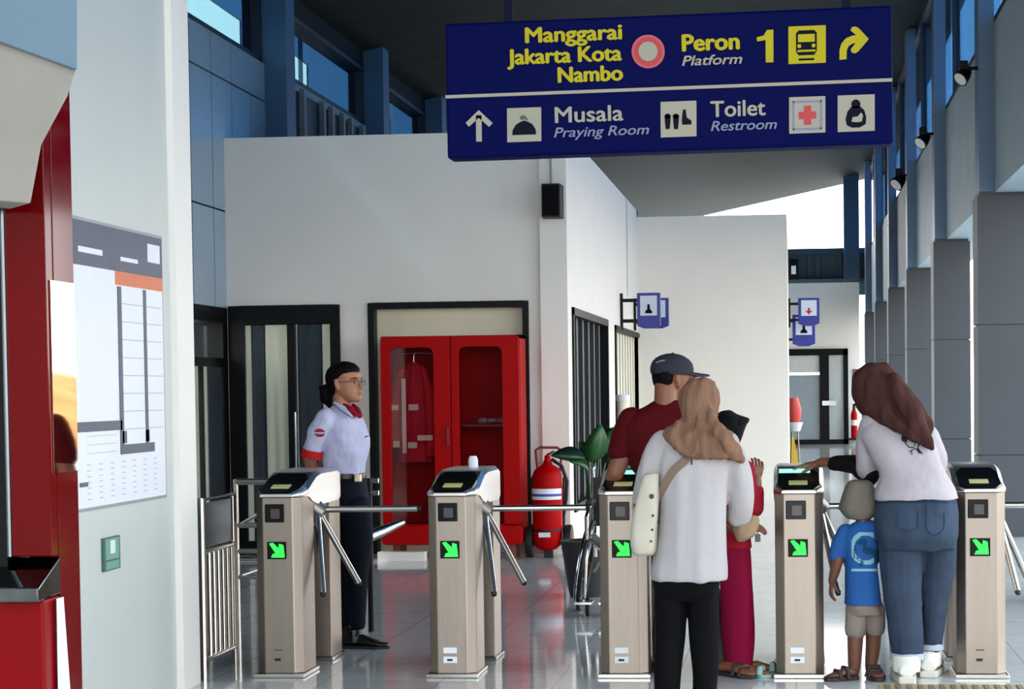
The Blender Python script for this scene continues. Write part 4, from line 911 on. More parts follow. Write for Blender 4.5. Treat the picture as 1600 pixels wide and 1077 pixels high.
t = thing('stool', 'red and white molded stool standing past the end of the long white wall', 'stool', (c_.x, Yr, 0))
u = Yr / F_PX
MB().tube([px(1240, 664, Yr), px(1241, 655, Yr), px(1240, 640, Yr), px(1238, 622, Yr)], 0.1, 16, [6 * u, 10 * u, 12 * u, 9 * u]).build('backrest', mat('orange_red_plastic', (206, 66, 56), 0.5), t, smooth=True)
MB().tube([px(1242, 674, Yr), px(1242, 660, Yr)], 0.1, 16, [8 * u, 13 * u]).build('seat', 'paper', t, smooth=True)
for dx, dy in ((-.08, -.08), (.08, -.08), (-.08, .08), (.08, .08)):
    q = px(1242, 672, Yr); MB().tube([(q.x + dx * .6, Yr + dy * .6, q.z), (q.x + dx, Yr + dy, 0)], 0.014, 8).build('leg', 'tube', t)
Yy = 36.0; p0 = px(1231, 722, Yy); p1 = px(1248, 683, Yy); zt_ = p1.z
t = thing('floor_sign', 'yellow folding floor caution board standing near the far wall', 'caution sign', ((p0.x + p1.x) / 2, Yy, 0))
for s_ in (-1, 1):
    MB().hexa([(p0.x, Yy + s_ * .2, 0), (p1.x, Yy + s_ * .2, 0), (p1.x, Yy + s_ * .23, 0), (p0.x, Yy + s_ * .23, 0), (p0.x + .05, Yy + s_ * .005, zt_), (p1.x - .09, Yy + s_ * .005, zt_), (p1.x - .09, Yy + s_ * .03, zt_), (p0.x + .05, Yy + s_ * .03, zt_)]).build('board', mat('yellow_plastic', (226, 184, 40), 0.5), t)
MB().tube([(p0.x + .06, Yy, zt_ - 0.01), (p1.x - .1, Yy, zt_ - 0.01)], 0.02, 8).build('hinge', mat('yellow_plastic', (226, 184, 40), 0.5), t)
# flood lamp on the dark beam
p = px(1240, 423, 51.1); t = thing('floodlight', 'small black floodlight on the dark steel beam at the far end', 'floodlight', (p.x, 51.1, p.z))
MB().box((p.x - .13, 51.0, p.z - .25), (p.x + .13, 51.2, p.z + .3)).build('housing', 'black', t, bevel=0.01); MB().box((p.x - .06, 50.985, p.z - .1), (p.x + .06, 51.0, p.z + .12)).build('lamp_face', 'paper', t)
# ------------------------------------------------------------------ people
SK = dict(
    tan=mat('tan_skin', (160, 106, 78), 0.5, var=0.08, nscale=20),
    brown=mat('brown_skin', (128, 78, 54), 0.5, var=0.08, nscale=20),
    dark=mat('dark_brown_skin', (104, 62, 44), 0.5, var=0.08, nscale=20))
def remesh(o, voxel, smooth_it=4, fold=None):
    md = o.modifiers.new('r', 'REMESH'); md.mode = 'VOXEL'; md.voxel_size = voxel; md.use_smooth_shade = True
    if smooth_it:
        ms = o.modifiers.new('s', 'SMOOTH'); ms.factor = 0.5; ms.iterations = smooth_it
    dg = bpy.context.evaluated_depsgraph_get(); dg.update()
    me = bpy.data.meshes.new_from_object(o.evaluated_get(dg)); old = o.data; o.modifiers.clear(); o.data = me; bpy.data.meshes.remove(old)
    if fold:
        me.update(); nr = [v.normal.copy() for v in me.vertices]
        for v, n_ in zip(me.vertices, nr): v.co += n_ * fold(v.co)
    for p in me.polygons: p.use_smooth = True
    me.update(); return o
def folds(amp, fx, fz, seed=0.0, amp2=0.0, f2=40):
    def f(c):
        q = Vector((c.x * fx + seed, c.y * fx, c.z * fz + seed * 2)); a = noise.noise(q)
        r = amp * (a * 1.6 if a > 0 else a * 0.9)
        if amp2: r += amp2 * noise.noise(Vector((c.x * f2, c.y * f2, c.z * f2 * 0.6 + seed)))
        return r
    return f
def crom(pts, sub=4):
    P_ = [tuple(p) for p in pts]; out = []
    for i in range(len(P_) - 1):
        p0 = P_[max(i - 1, 0)]; p1 = P_[i]; p2 = P_[i + 1]; p3 = P_[min(i + 2, len(P_) - 1)]
        for s_ in range(sub):
            t = s_ / sub; o = []
            for a, b, c, d in zip(p0, p1, p2, p3):
                o.append(0.5 * ((2 * b) + (-a + c) * t + (2 * a - 5 * b + 4 * c - d) * t * t + (-a + 3 * b - 3 * c + d) * t ** 3))
            out.append(tuple(o))
    out.append(P_[-1]); return out
class Fig:
    def __init__(s, name, label, cat, x, D):
        p = px(x, 900, D); s.D = D; s.s = D / F_PX
        s.root = thing(name, label, cat, (p.x, D, 0))
    def P(s, x, y, dy=0.0): return px(x, y, s.D + dy)      # true place of the point at depth D + dy
    def floor_y(s): return proj((s.root.location.x, s.D, 0))[1]
    def limb(s, mb, pts, n=16, flat=1.0, up=None, sub=4):   # (x, y, dy, radius in metres)
        q = [(*s.P(a, b, c), r) for a, b, c, r in pts]
        q = crom(q, sub) if len(q) > 2 else q
        return mb.tube([Vector(k[:3]) for k in q], 0.1, n, [max(0.002, k[3]) for k in q], round_ends=True, flat=flat, up=up)
    def loft(s, mb, rows, n=36, yaw=0.0, e=2.3, sub=4):     # (y, x left, x right, half depth, dy)
        q = crom(rows, sub); out = []; ca, sa = math.cos(yaw), math.sin(yaw)
        for y, xl, xr, d, dy in q:
            c = (s.P(xl, y, dy) + s.P(xr, y, dy)) / 2; rx = abs(xr - xl) / 2 * (s.D + dy) / F_PX; r = []
            for i in range(n):
                t = 2 * math.pi * i / n; cx_ = math.copysign(abs(math.cos(t)) ** (2 / e), math.cos(t)) * rx; cy_ = math.copysign(abs(math.sin(t)) ** (2 / e), math.sin(t)) * d
                r.append(c + Vector((cx_ * ca - cy_ * sa, cx_ * sa + cy_ * ca, 0)))
            out.append(r)
        if out[0][0].z > out[-1][0].z: out.reverse()
        return mb.rings(out)
HEADT = [(0.0, .34, .12, .10), (.05, .40, .02, .17), (.13, .42, -.12, .235), (.22, .425, -.26, .27), (.32, .415, -.36, .295), (.42, .41, -.42, .315), (.52, .40, -.45, .33), (.62, .41, -.47, .34), (.72, .40, -.47, .335), (.81, .35, -.43, .31), (.89, .27, -.35, .25), (.95, .16, -.24, .17), (.99, .04, -.1, .07)]
def frame_of(yaw, pitch=0.0, rollh=0.0):
    """columns side, forward, up; yaw 0 looks away from the camera (+Y), positive turns to the picture's right"""
    Rm = Matrix.Rotation(-yaw, 3, 'Z') @ Matrix.Rotation(-pitch, 3, 'X') @ Matrix.Rotation(rollh, 3, 'Y')
    return Rm
def head(mb, chin, h, R_, infl=1.0, ears=True, face=True):
    O = Vector(chin)
    def W(x, y, z): return O + R_ @ Vector((x * h, y * h, z * h))
    rs = []; n = 24
    for t, f, b, w_ in HEADT:
        c, d = (f + b) / 2, (f - b) / 2
        rs.append([W(w_ * infl * math.copysign(abs(math.cos(a)) ** .9, math.cos(a)), c + d * infl * math.copysign(abs(math.sin(a)) ** .9, math.sin(a)), t) for a in [2 * math.pi * i / n for i in range(n)]])
    mb.rings(rs)
    if face:
        mb.tube([W(0, .40, .54), W(0, .45, .45), W(0, .485, .365)], .03, 10, [.025 * h, .035 * h, .05 * h], round_ends=True)
        mb.tube([W(-.055, .42, .355), W(.055, .42, .355)], .03, 8, [.035 * h, .035 * h], round_ends=True)
        mb.tube([W(-.22, .36, .585), W(-.1, .41, .59), W(.1, .41, .59), W(.22, .36, .585)], .03, 8, [.03 * h] * 4, round_ends=True)
        mb.tube([W(-.09, .405, .235), W(0, .435, .24), W(.09, .405, .235)], .03, 8, [.022 * h, .034 * h, .022 * h], round_ends=True)
        mb.tube([W(-.07, .40, .19), W(0, .43, .185), W(.07, .40, .19)], .03, 8, [.022 * h, .036 * h, .022 * h], round_ends=True)
        mb.tube([W(0, .37, .06), W(0, .385, .08)], .03, 8, [.07 * h, .07 * h], round_ends=True)
    if ears:
        for sx in (-1, 1):
            mb.tube([W(sx * .335, -.01, .34), W(sx * .355, -.04, .45), W(sx * .35, -.06, .56)], .03, 10, [.035 * h, .055 * h, .05 * h], round_ends=True)
    return W
def hand(mb, fb, wrist, d, nrm, L, curl=0.5, side=1, spread=0.16):
    """palm goes in mb, the fingers in fb; d wrist->knuckles, nrm back of the hand, side +1 thumb towards d x nrm"""
    wrist = Vector(wrist); d = Vector(d).normalized(); nrm = Vector(nrm); nrm = (nrm - d * nrm.dot(d)).normalized(); sd = d.cross(nrm) * side; k = L / 0.18
    W_ = lambda a, b, c: wrist + d * a * k + sd * b * k + nrm * c * k
    rs = []
    for a, w_, t in ((-.02, .022, .018), (.01, .026, .017), (.045, .036, .016), (.08, .040, .013), (.095, .036, .010)):
        rs.append([W_(a, w_ * math.cos(q), t * math.sin(q)) for q in [2 * math.pi * i / 14 for i in range(14)]])
    mb.rings(rs)
    for i, (b, ln) in enumerate(((.029, .072), (.0095, .082), (-.0105, .076), (-.029, .060))):
        p = W_(.082, b, 0); ang = 0.0; dirv = (d + sd * b / .03 * spread * .5).normalized(); pts = [p]
        for j, f in enumerate((.45, .32, .25)):
            ang += curl * (.55 if j == 0 else .75); v = dirv * math.cos(ang) - nrm * math.sin(ang); p = p + v * ln * f * k; pts.append(p)
        fb.tube(pts, .008, 10, [.0095 * k, .0088 * k, .0082 * k, .0068 * k], round_ends=True)
    p = W_(.02, .026, -.004); v = (d * .62 + sd * .72 - nrm * .35).normalized(); p1 = p + v * .036 * k; v2 = (d * .8 + sd * .35 - nrm * (.3 + .3 * curl)).normalized(); p2 = p1 + v2 * .03 * k; p3 = p2 + v2 * .022 * k
    fb.tube([p, p1, p2, p3], .01, 10, [.014 * k, .0115 * k, .010 * k, .008 * k], round_ends=True)
def finish_body(o, fb):
    """join the separate fingers, rooted in the palm, to the body mesh"""
    if not fb.v: return o
    off = Vector((0, 0, 0)); q = o.parent
    while q: off += q.location; q = q.parent
    t = bpy.data.meshes.new('t'); t.from_pydata([v - off for v in fb.v], [], fb.f); bm = bmesh.new(); bm.from_mesh(t); bmesh.ops.recalc_face_normals(bm, faces=bm.faces); bm.to_mesh(t); bm.free()
    bm = bmesh.new(); bm.from_mesh(o.data); bm.from_mesh(t); bm.to_mesh(o.data); bm.free(); bpy.data.meshes.remove(t)
    for p in o.data.polygons: p.use_smooth = True
    return o
def foot(mb, heel, d, L=0.24, w_=0.045, h=0.05):
    heel = Vector(heel); d = Vector(d).normalized(); s_ = Vector((-d.y, d.x, 0)); rs = []
    for a, ww, hh in ((0, .6, .8), (.12, .8, 1.1), (.35, .8, 1.25), (.6, 1.0, .85), (.8, 1.05, .55), (.95, .8, .4), (1.0, .45, .25)):
        c = heel + d * a * L; rs.append([c + s_ * w_ * ww * math.cos(q) + Vector((0, 0, max(0.0, h * hh * (.5 + .5 * math.sin(q))))) for q in [2 * math.pi * i / 16 for i in range(16)]])
    return mb.rings(rs)
def on_surface(target, root, x, y, D, back=0.004):
    """point where the line through picture point x, y meets a garment"""
    bv = on_surface.cache.get(target.name)
    if bv is None:
        off = root.location; bv = BVHTree.FromPolygons([v.co + off for v in target.data.vertices], [tuple(p.vertices) for p in target.data.polygons]); on_surface.cache[target.name] = bv
    d = ray(x, y).normalized(); h = bv.ray_cast(CAM, d)
    if h[0] is None: return px(x, y, D), Vector((0, -1, 0))
    n_ = h[1] if h[1].dot(d) < 0 else -h[1]
    return h[0] + n_ * back, n_
on_surface.cache = {}
def stroke(mb, target, fig, pts, wpx, th=0.003):
    q = crom([(a, b) for a, b in pts], 4) if len(pts) > 2 else [pts[0], ((pts[0][0] + pts[1][0]) / 2, (pts[0][1] + pts[1][1]) / 2), pts[1]]
    ps = [on_surface(target, fig.root, x, y, fig.D) for x, y in q]
    n_ = ps[len(ps) // 2][1]
    mb.tube([p for p, _ in ps], 0.01, 8, [wpx * fig.s] * len(ps), up=n_, flat=th / (wpx * fig.s), round_ends=True)
def patch(mb, target, fig, x0, y0, x1, y1, inside=lambda u, v: True, n=16, th=0.003):
    """thin print that follows a garment, over a picture rectangle"""
    m = max(3, int(n * (y1 - y0) / (x1 - x0))); cells = []
    for j in range(m):
        for i in range(n):
            if inside((i + .5) / n, (j + .5) / m): cells.append((i, j))
    idx = {}; vs_ = []; fs = []
    def V(i, j):
        if (i, j) not in idx:
            p, n_ = on_surface(target, fig.root, x0 + (x1 - x0) * i / n, y0 + (y1 - y0) * j / m, fig.D, th); idx[(i, j)] = len(vs_); vs_.append(p)
        return idx[(i, j)]
    for i, j in cells: fs.append((V(i, j), V(i, j + 1), V(i + 1, j + 1), V(i + 1, j)))
    mb.add(vs_, fs)
VOX = 0.006

# ---- white blouse, seen from behind, nearest to the camera
f = Fig('person', 'person from behind in white blouse, beige brown headscarf and black trousers with cream shoulder bag', 'person', 1085, 9.0)
yf = f.floor_y(); W1P = f
b = MB(); fb = MB()
R_ = frame_of(0.25, 0.05); ch = f.P(1093, 668, 0.04); head(b, ch, 0.225, R_)
f.limb(b, [(1088, 672, 0.02, .055), (1084, 700, 0.0, .065)])
f.loft(b, [(690, 1050, 1120, .06, 0), (720, 1028, 1140, .085, 0), (780, 1034, 1136, .10, 0), (840, 1036, 1132, .10, 0), (900, 1034, 1114, .10, 0), (925, 1036, 1110, .07, 0)])
f.limb(b, [(1047, 925, 0, .055), (1047, 1010, 0.01, .045), (1043, yf - 20, 0, .04), (1043, yf - 8, 0, .04)])
f.limb(b, [(1099, 925, 0, .055), (1101, 1010, 0.01, .045), (1101, yf - 20, 0, .04), (1101, yf - 8, 0, .04)])
f.limb(b, [(1030, 712, 0, .045), (1008, 770, .04, .042), (1010, 822, .12, .036), (1030, 842, .24, .028)])
f.limb(b, [(1146, 714, 0, .045), (1160, 770, .03, .04), (1158, 806, .12, .036), (1140, 808, .26, .026)])
for xx, dd in ((1043, -.10), (1101, .12)): foot(b, Vector((f.P(xx, yf).x, f.D - 0.06, 0.012)), (dd, 1, 0))
hand(b, fb, f.P(1030, 842, .24), (0.5, 1, 0.1), (0, 0, 1), .165, .5, 1)
hand(b, fb, f.P(1140, 808, .26), (-0.5, 1, 0.2), (0, 0, 1), .165, .5, -1)
body = finish_body(remesh(b.build('body', SK['tan'], f.root), VOX, 4), fb)
t = MB()
f.loft(t, [(882, 1024, 1124, .13, 0), (900, 1019, 1126, .135, -.01), (922, 1021, 1124, .115, 0), (938, 1026, 1120, .08, 0)])
f.limb(t, [(1047, 905, 0, .08), (1047, 940, 0, .077), (1047, 990, .01, .070), (1044, 1050, 0, .062), (1043, yf - 14, 0, .058)])
f.limb(t, [(1099, 905, 0, .08), (1099, 940, 0, .076), (1100, 990, .01, .070), (1102, 1050, 0, .060), (1101, yf - 14, 0, .058)])
remesh(t.build('trousers', mat('black_cloth', (4, 4, 6), 0.85, var=0.1, bump=0.1, bscale=200), f.root), VOX, 3, folds(.006, 14, 3, 1.0))
t = MB()
f.loft(t, [(668, 1062, 1118, .05, .01), (680, 1038, 1150, .075, 0), (700, 1026, 1156, .10, 0), (740, 1026, 1143, .12, 0), (800, 1030, 1136, .13, 0), (860, 1022, 1136, .145, 0), (893, 1016, 1138, .15, -.01), (906, 1018, 1137, .147, -.01)])
f.limb(t, [(1036, 694, 0, .066), (1020, 730, .01, .066), (1011, 766, .04, .064), (1009, 800, .08, .060), (1014, 828, .12, .052)])
f.limb(t, [(1142, 706, 0, .062), (1154, 740, .01, .062), (1157, 775, .04, .058), (1155, 806, .1, .052)])
blouse = remesh(t.build('blouse', mat('white_blouse_cloth', (172, 165, 165), 0.8, var=0.03, bump=0.08, bscale=150), f.root), VOX, 5, folds(.009, 15, 1.6, 3.0, .002, 26))
g = MB(); stroke(g, blouse, f, [(1081, 712), (1081, 726)], 1.0); g.build('neck_slit', mat('dark_slit', (60, 52, 46), .9), f.root)
t = MB()
hj = mat('beige_brown_scarf', (124, 91, 72), 0.85, var=0.2, nscale=9, stretch=(3, 3, .7), bump=0.15, bscale=60)
f.loft(t, [(590, 1087, 1101, .02, .03), (593, 1078, 1110, .055, .03), (604, 1067, 1119, .095, .03), (624, 1062, 1124, .115, .03), (645, 1065, 1122, .11, .02), (660, 1068, 1118, .09, .01)])
f.loft(t, [(646, 1074, 1116, .07, .01), (660, 1058, 1124, .085, 0), (672, 1038, 1138, .098, -.01), (684, 1037, 1148, .118, -.02), (697, 1047, 1152, .125, -.025), (708, 1056, 1156, .125, -.03), (716, 1078, 1150, .10, -.045)])
f.limb(t, [(1102, 618, -.05, .008), (1112, 656, -.085, .028), (1130, 685, -.12, .034), (1146, 706, -.11, .034), (1158, 719, -.06, .02)])
f.limb(t, [(1090, 625, -.06, .008), (1096, 662, -.09, .026), (1100, 690, -.13, .026), (1098, 708, -.14, .012)])
f.limb(t, [(1062, 662, -.08, .016), (1052, 680, -.12, .026), (1062, 700, -.14, .022), (1082, 712, -.15, .012)])
remesh(t.build('headscarf', hj, f.root), .005, 3, folds(.008, 30, 7, 5.0, .002, 60))
# shoulder bag of the same woman
bg_ = thing('shoulder_bag', 'cream canvas shoulder bag with brown strap on the back of the person in white blouse', 'bag', (f.P(1006, 860).x, f.D, f.P(1006, 868).z))
sv = f.root; f.root = bg_
t = MB(); f.loft(t, [(740, 1010, 1030, .03, -.06), (748, 1003, 1030, .04, -.065), (790, 991, 1029, .055, -.075), (835, 986, 1027, .065, -.075), (860, 988, 1025, .06, -.075), (868, 993, 1021, .045, -.07)], e=3.6, n=28)
bagm = mat('cream_canvas', (190, 182, 164), 0.85, var=0.06, nscale=14, bump=0.1, bscale=120)
bag = remesh(t.build('bag_body', bagm, bg_), .006, 3, folds(.006, 16, 6, 2.0))
g = MB()
for (x, y, r) in ((992, 790, 3.5), (1018, 776, 4), (1020, 806, 2.2), (1019, 828, 2), (1017, 846, 2)):
    p, n_ = on_surface(bag, bg_, x, y, f.D, .002); g.tube([p, p + n_ * .004], .01, 12, [r * f.s, r * f.s * .7])
g.build('print_dots', mat('brown_print', (96, 58, 44), .8), bg_)
f.root = sv
g = MB(); pts = [(1077, 712), (1068, 722), (1056, 734), (1044, 750), (1036, 768), (1030, 790), (1027, 812)]
ps = [on_surface(blouse, f.root, x, y, f.D, .008) for x, y in crom(pts, 4)]
g.tube([p for p, _ in ps], .02, 8, [.020] * len(ps), up=Vector((0, -1, 0)), flat=.16, round_ends=True)
g.build('strap', mat('taupe_strap', (124, 104, 90), .8), bg_, smooth=True)

# ---- man in a cap and dark red shirt
f = Fig('person', 'person in dark grey cap and dark red t-shirt leaning on the gate, seen from behind', 'person', 1060, 9.95)
yf = f.floor_y()
b = MB(); fb = MB(); R_ = frame_of(1.1, 0.06)
W = head(b, f.P(1050, 628, 0.05), 0.235, R_)
f.limb(b, [(1041, 604, .02, .062), (1040, 632, 0, .062), (1040, 655, 0, .075)])
f.loft(b, [(640, 1005, 1085, .07, 0), (660, 978, 1112, .09, 0), (720, 992, 1108, .11, 0), (780, 1020, 1110, .10, 0), (860, 1030, 1110, .10, 0), (880, 1032, 1106, .09, 0)])
f.limb(b, [(985, 662, 0, .058), (972, 712, -.02, .052), (958, 748, -.03, .045), (962, 752, .10, .040), (980, 748, .28, .030)])
f.limb(b, [(1104, 664, 0, .058), (1118, 716, .04, .05), (1116, 756, .12, .042), (1100, 760, .30, .03)])
f.limb(b, [(1046, 880, 0, .065), (1042, 960, 0, .055), (1040, yf - 12, 0, .045)]); f.limb(b, [(1094, 880, 0, .065), (1112, 960, 0, .055), (1126, yf - 12, 0, .045)])
foot(b, (f.P(1040, yf).x, f.D - .08, .016), (-.15, 1, 0), .25); foot(b, (f.P(1124, yf).x, f.D - .10, .016), (.55, -.5, 0), .25)
hand(b, fb, f.P(980, 748, .28), (0.25, 1, -.02), (0, 0, 1), .185, .35, 1); hand(b, fb, f.P(1100, 760, .30), (-.5, 1, .2), (0, 0, 1), .18, .6, -1)
finish_body(remesh(b.build('body', SK['brown'], f.root), VOX, 4), fb)
t = MB()
f.loft(t, [(626, 1022, 1062, .04, 0), (636, 1006, 1080, .07, 0), (652, 976, 1112, .10, 0), (680, 968, 1116, .125, 0), (730, 985, 1112, .13, 0), (775, 1016, 1114, .12, 0), (865, 1024, 1114, .125, 0), (878, 1024, 1114, .12, 0)])
f.limb(t, [(986, 656, 0, .068), (976, 684, -.01, .07), (969, 706, -.02, .066)]); f.limb(t, [(1102, 658, 0, .068), (1114, 686, .02, .07), (1118, 712, .04, .066)])
remesh(t.build('t_shirt', mat('dark_red_jersey', (76, 5, 12), 0.85, var=0.08, bump=0.08, bscale=150), f.root), VOX, 5, folds(.006, 10, 5, 9.0))
t = MB(); f.loft(t, [(866, 1024, 1112, .12, 0), (890, 1024, 1112, .12, 0), (915, 1026, 1112, .10, 0)])
f.limb(t, [(1048, 900, 0, .082), (1043, 960, 0, .074), (1040, yf - 20, 0, .065)]); f.limb(t, [(1092, 900, 0, .08), (1110, 960, 0, .078), (1126, yf - 20, 0, .065)])
remesh(t.build('trousers', mat('grey_brown_trousers', (98, 86, 82), 0.85, var=0.06), f.root), VOX, 3, folds(.006, 12, 4, 2.0))
hcap = .235; O = f.P(1050, 628, 0.05)
def HW(x, y, z, O=O, R_=R_, h=hcap): return O + R_ @ Vector((x * h, y * h, z * h))
# short hair below the cap
t = MB(); rs = []
for tt, ff, bb, w_ in ((.30, -.05, -.385, .30), (.40, -.02, -.44, .33), (.52, .05, -.475, .345), (.64, .1, -.49, .355), (.72, .1, -.48, .35)):
    c, d = (ff + bb) / 2, (ff - bb) / 2; rs.append([HW(w_ * math.cos(a), c + d * math.sin(a), tt) for a in [2 * math.pi * i / 24 for i in range(24)]])
t.rings(rs).build('hair', mat('black_hair', (7, 6, 6), .7, var=.2, spec=.1), f.root, smooth=True)
t = MB(); rs = []
for tt, k in ((.60, 1.0), (.65, 1.045), (.75, 1.05), (.86, .98), (.95, .82), (1.02, .58), (1.06, .30), (1.075, .05)):
    rs.append([HW(.375 * k * math.cos(a), -.035 + .475 * k * math.sin(a), tt - .05 * math.sin(a) * 0) for a in [2 * math.pi * i / 30 for i in range(30)]])
cap = t.rings(rs).build('cap', mat('charcoal_cap', (46, 46, 54), .8, var=.08, bump=.1, bscale=120), f.root, smooth=True)
rs = []
for i in range(11):
    a = math.radians(25 + 130 * i / 10); x, y = math.cos(a), math.sin(a); inn = HW(.37 * x, -.03 + .46 * y, .665); out_ = HW(.37 * x * 1.02, .25 + .62 * y, .64 - .06 * abs(x))
    rs.append([inn + Vector((0, 0, .004)), out_ + Vector((0, 0, .003)), out_ - Vector((0, 0, .003)), inn - Vector((0, 0, .004))])
MB().rings(rs).build('cap_brim', mat('dark_brim', (32, 32, 38), .7), cap, smooth=True)
MB().ball(HW(0, -.035, 1.06), .008).build('cap_button', mat('dark_brim', (32, 32, 38), .7), cap, smooth=True)
g = MB(); stroke(g, cap, f, [(1026, 567), (1032, 565), (1038, 564)], 1.2); g.build('cap_lettering', mat('pale_thread', (130, 130, 138), .7), cap)
for xx, dd in ((1040, (-.15, 1, 0)), (1124, (.55, -.5, 0))):
    q = Vector((f.P(xx, yf).x, f.D - (.08 if xx < 1100 else .10), 0)); d = Vector(dd).normalized(); s_ = Vector((-d.y, d.x, 0))
    so = MB().prism([q + d * a * .27 - d * .012 + s_ * w_ for a, w_ in ((0, -.03), (0, .03), (.5, .042), (.8, .05), (1.0, .02), (1.0, -.02), (.8, -.05), (.5, -.042))], (0, 0, .02)).build('sandal', mat('brown_sandal', (44, 32, 28), .6), f.root, bevel=.004)
    g = MB(); 
    for a in (.58, .75): c = q + d * a * .25; g.tube([c + s_ * .05 + Vector((0, 0, .012)), c + s_ * .03 + Vector((0, 0, .062 - .02 * (a > .6))), c - s_ * .03 + Vector((0, 0, .062 - .02 * (a > .6))), c - s_ * .05 + Vector((0, 0, .012))], .01, 8, [.011] * 4)
    g.build('sandal_strap', mat('brown_sandal', (44, 32, 28), .6), so, smooth=True)

# ---- girl with black headscarf and magenta trousers
f = Fig('person', 'smaller person in black headscarf and magenta clothes standing beside the white blouse', 'person', 1152, 9.85)
yf = f.floor_y()
b = MB(); fb = MB(); R_ = frame_of(0.35, 0.0); O = f.P(1140, 702, .02); W = head(b, O, .18, R_)
f.limb(b, [(1144, 700, 0, .045), (1144, 725, 0, .055)])
f.loft(b, [(725, 1124, 1166, .06, 0), (780, 1126, 1168, .085, 0), (850, 1128, 1166, .09, 0), (880, 1130, 1168, .08, 0)])
f.limb(b, [(1142, 880, 0, .045), (1144, 960, 0, .04), (1146, yf - 12, 0, .036)]); f.limb(b, [(1158, 880, 0, .045), (1158, 960, 0, .04), (1162, yf - 12, 0, .036)])
foot(b, (f.P(1146, yf).x, f.D - .06, .012), (.9, -.25, 0), .20, .036, .042); foot(b, (f.P(1162, yf).x, f.D + .05, .012), (.9, -.1, 0), .20, .036, .042)
f.limb(b, [(1164, 735, -.02, .04), (1172, 785, -.06, .036), (1180, 790, -.04, .034), (1182, 750, 0, .026)])
f.limb(b, [(1128, 735, .02, .04), (1124, 790, .05, .036), (1140, 822, -.08, .03), (1160, 826, -.13, .026)])
hand(b, fb, f.P(1182, 752, 0), (.12, .2, 1), (.4, -1, 0), .15, .55, -1); hand(b, fb, f.P(1160, 826, -.13), (1, .2, .05), (0, -.5, 1), .15, .5, -1)
finish_body(remesh(b.build('body', SK['brown'], f.root), .005, 3), fb)
t = MB(); f.loft(t, [(832, 1124, 1168, .09, 0), (850, 1124, 1171, .095, 0), (900, 1124, 1174, .10, 0), (940, 1126, 1177, .095, 0), (990, 1128, 1177, .09, 0), (1046, 1134, 1174, .08, 0)], e=2.4)
remesh(t.build('trousers', mat('magenta_cloth', (126, 4, 46), .8, var=.1, bump=.1, bscale=120), f.root), VOX, 3, folds(.009, 16, 3, 4.0))
t = MB(); f.loft(t, [(712, 1132, 1158, .045, 0), (726, 1122, 1168, .08, 0), (780, 1122, 1172, .10, 0), (838, 1124, 1172, .105, 0), (856, 1124, 1174, .105, 0)])
f.limb(t, [(1164, 736, -.02, .05), (1174, 788, -.06, .05), (1179, 793, -.05, .048), (1181, 768, -.01, .044)]); f.limb(t, [(1128, 736, .02, .05), (1125, 790, .05, .048), (1138, 818, -.05, .042)])
remesh(t.build('tunic', mat('crimson_cloth', (150, 22, 40), .8, var=.12), f.root), VOX, 3, folds(.007, 14, 5, 7.0))
t = MB()
f.loft(t, [(642, 1130, 1140, .02, .03), (645, 1124, 1146, .06, .03), (653, 1118, 1157, .115, .04), (668, 1117, 1161, .132, .04), (684, 1117, 1159, .125, .04), (700, 1119, 1153, .10, .02), (720, 1120, 1156, .09, 0), (748, 1118, 1164, .105, 0), (758, 1122, 1162, .10, 0)])
f.loft(t, [(646, 1130, 1146, .03, .02), (652, 1126, 1162, .07, .03), (656, 1124, 1171, .08, .03), (664, 1122, 1166, .10, .03), (682, 1122, 1160, .10, .03), (696, 1126, 1154, .08, .03)])
remesh(t.build('headscarf', mat('black_scarf', (7, 7, 9), .85, var=.2), f.root), .005, 3, folds(.004, 18, 6, 8.0))
bz = thing('hand_bag', 'small beige bag with a dangling tag held by the person in black headscarf', 'bag', (f.P(1166, 832, -.2).x, f.D - .2, f.P(1166, 845).z))
t = MB(); sv = f.root; f.root = bz; f.loft(t, [(806, 1152, 1184, .02, -.2), (822, 1146, 1186, .05, -.2), (838, 1148, 1178, .05, -.2), (846, 1152, 1164, .03, -.2)]); remesh(t.build('bag_body', mat('beige_cloth', (170, 142, 112), .85, var=.1), bz), .005, 2, folds(.004, 30, 20, 3)); 
MB().tube([f.P(1182, 822, -.2), f.P(1184, 836, -.2)], .003, 6).build('cord', 'rubber', bz); q = f.P(1184, 841, -.2); MB().box((q.x - .014, q.y - .005, q.z - .02), (q.x + .014, q.y + .005, q.z + .02)).build('tag', mat('grey_tag', (90, 86, 84), .5), bz, bevel=.004); f.root = sv
for xx, dy, dd in ((1146, -.06, (.9, -.25, 0)), (1162, .05, (.9, -.1, 0))):
    q = Vector((f.P(xx, yf).x, f.D + dy, 0)); d = Vector(dd).normalized(); s_ = Vector((-d.y, d.x, 0))
    so = MB().prism([q + d * (a * .22 - .012) + s_ * w_ for a, w_ in ((0, -.024), (0, .024), (.5, .034), (.8, .04), (1.0, .016), (1.0, -.016), (.8, -.04), (.5, -.034))], (0, 0, .015)).build('shoe_sole', mat('pale_teal_shoe', (140, 176, 172), .6), f.root, bevel=.004)
    c = q + d * .15; MB().tube([c + s_ * .04 + Vector((0, 0, .01)), c + s_ * .022 + Vector((0, 0, .045)), c - s_ * .022 + Vector((0, 0, .045)), c - s_ * .04 + Vector((0, 0, .01))], .01, 8, [.016] * 4, flat=1).build('shoe_strap', mat('pale_teal_shoe', (140, 176, 172), .6), so, smooth=True)

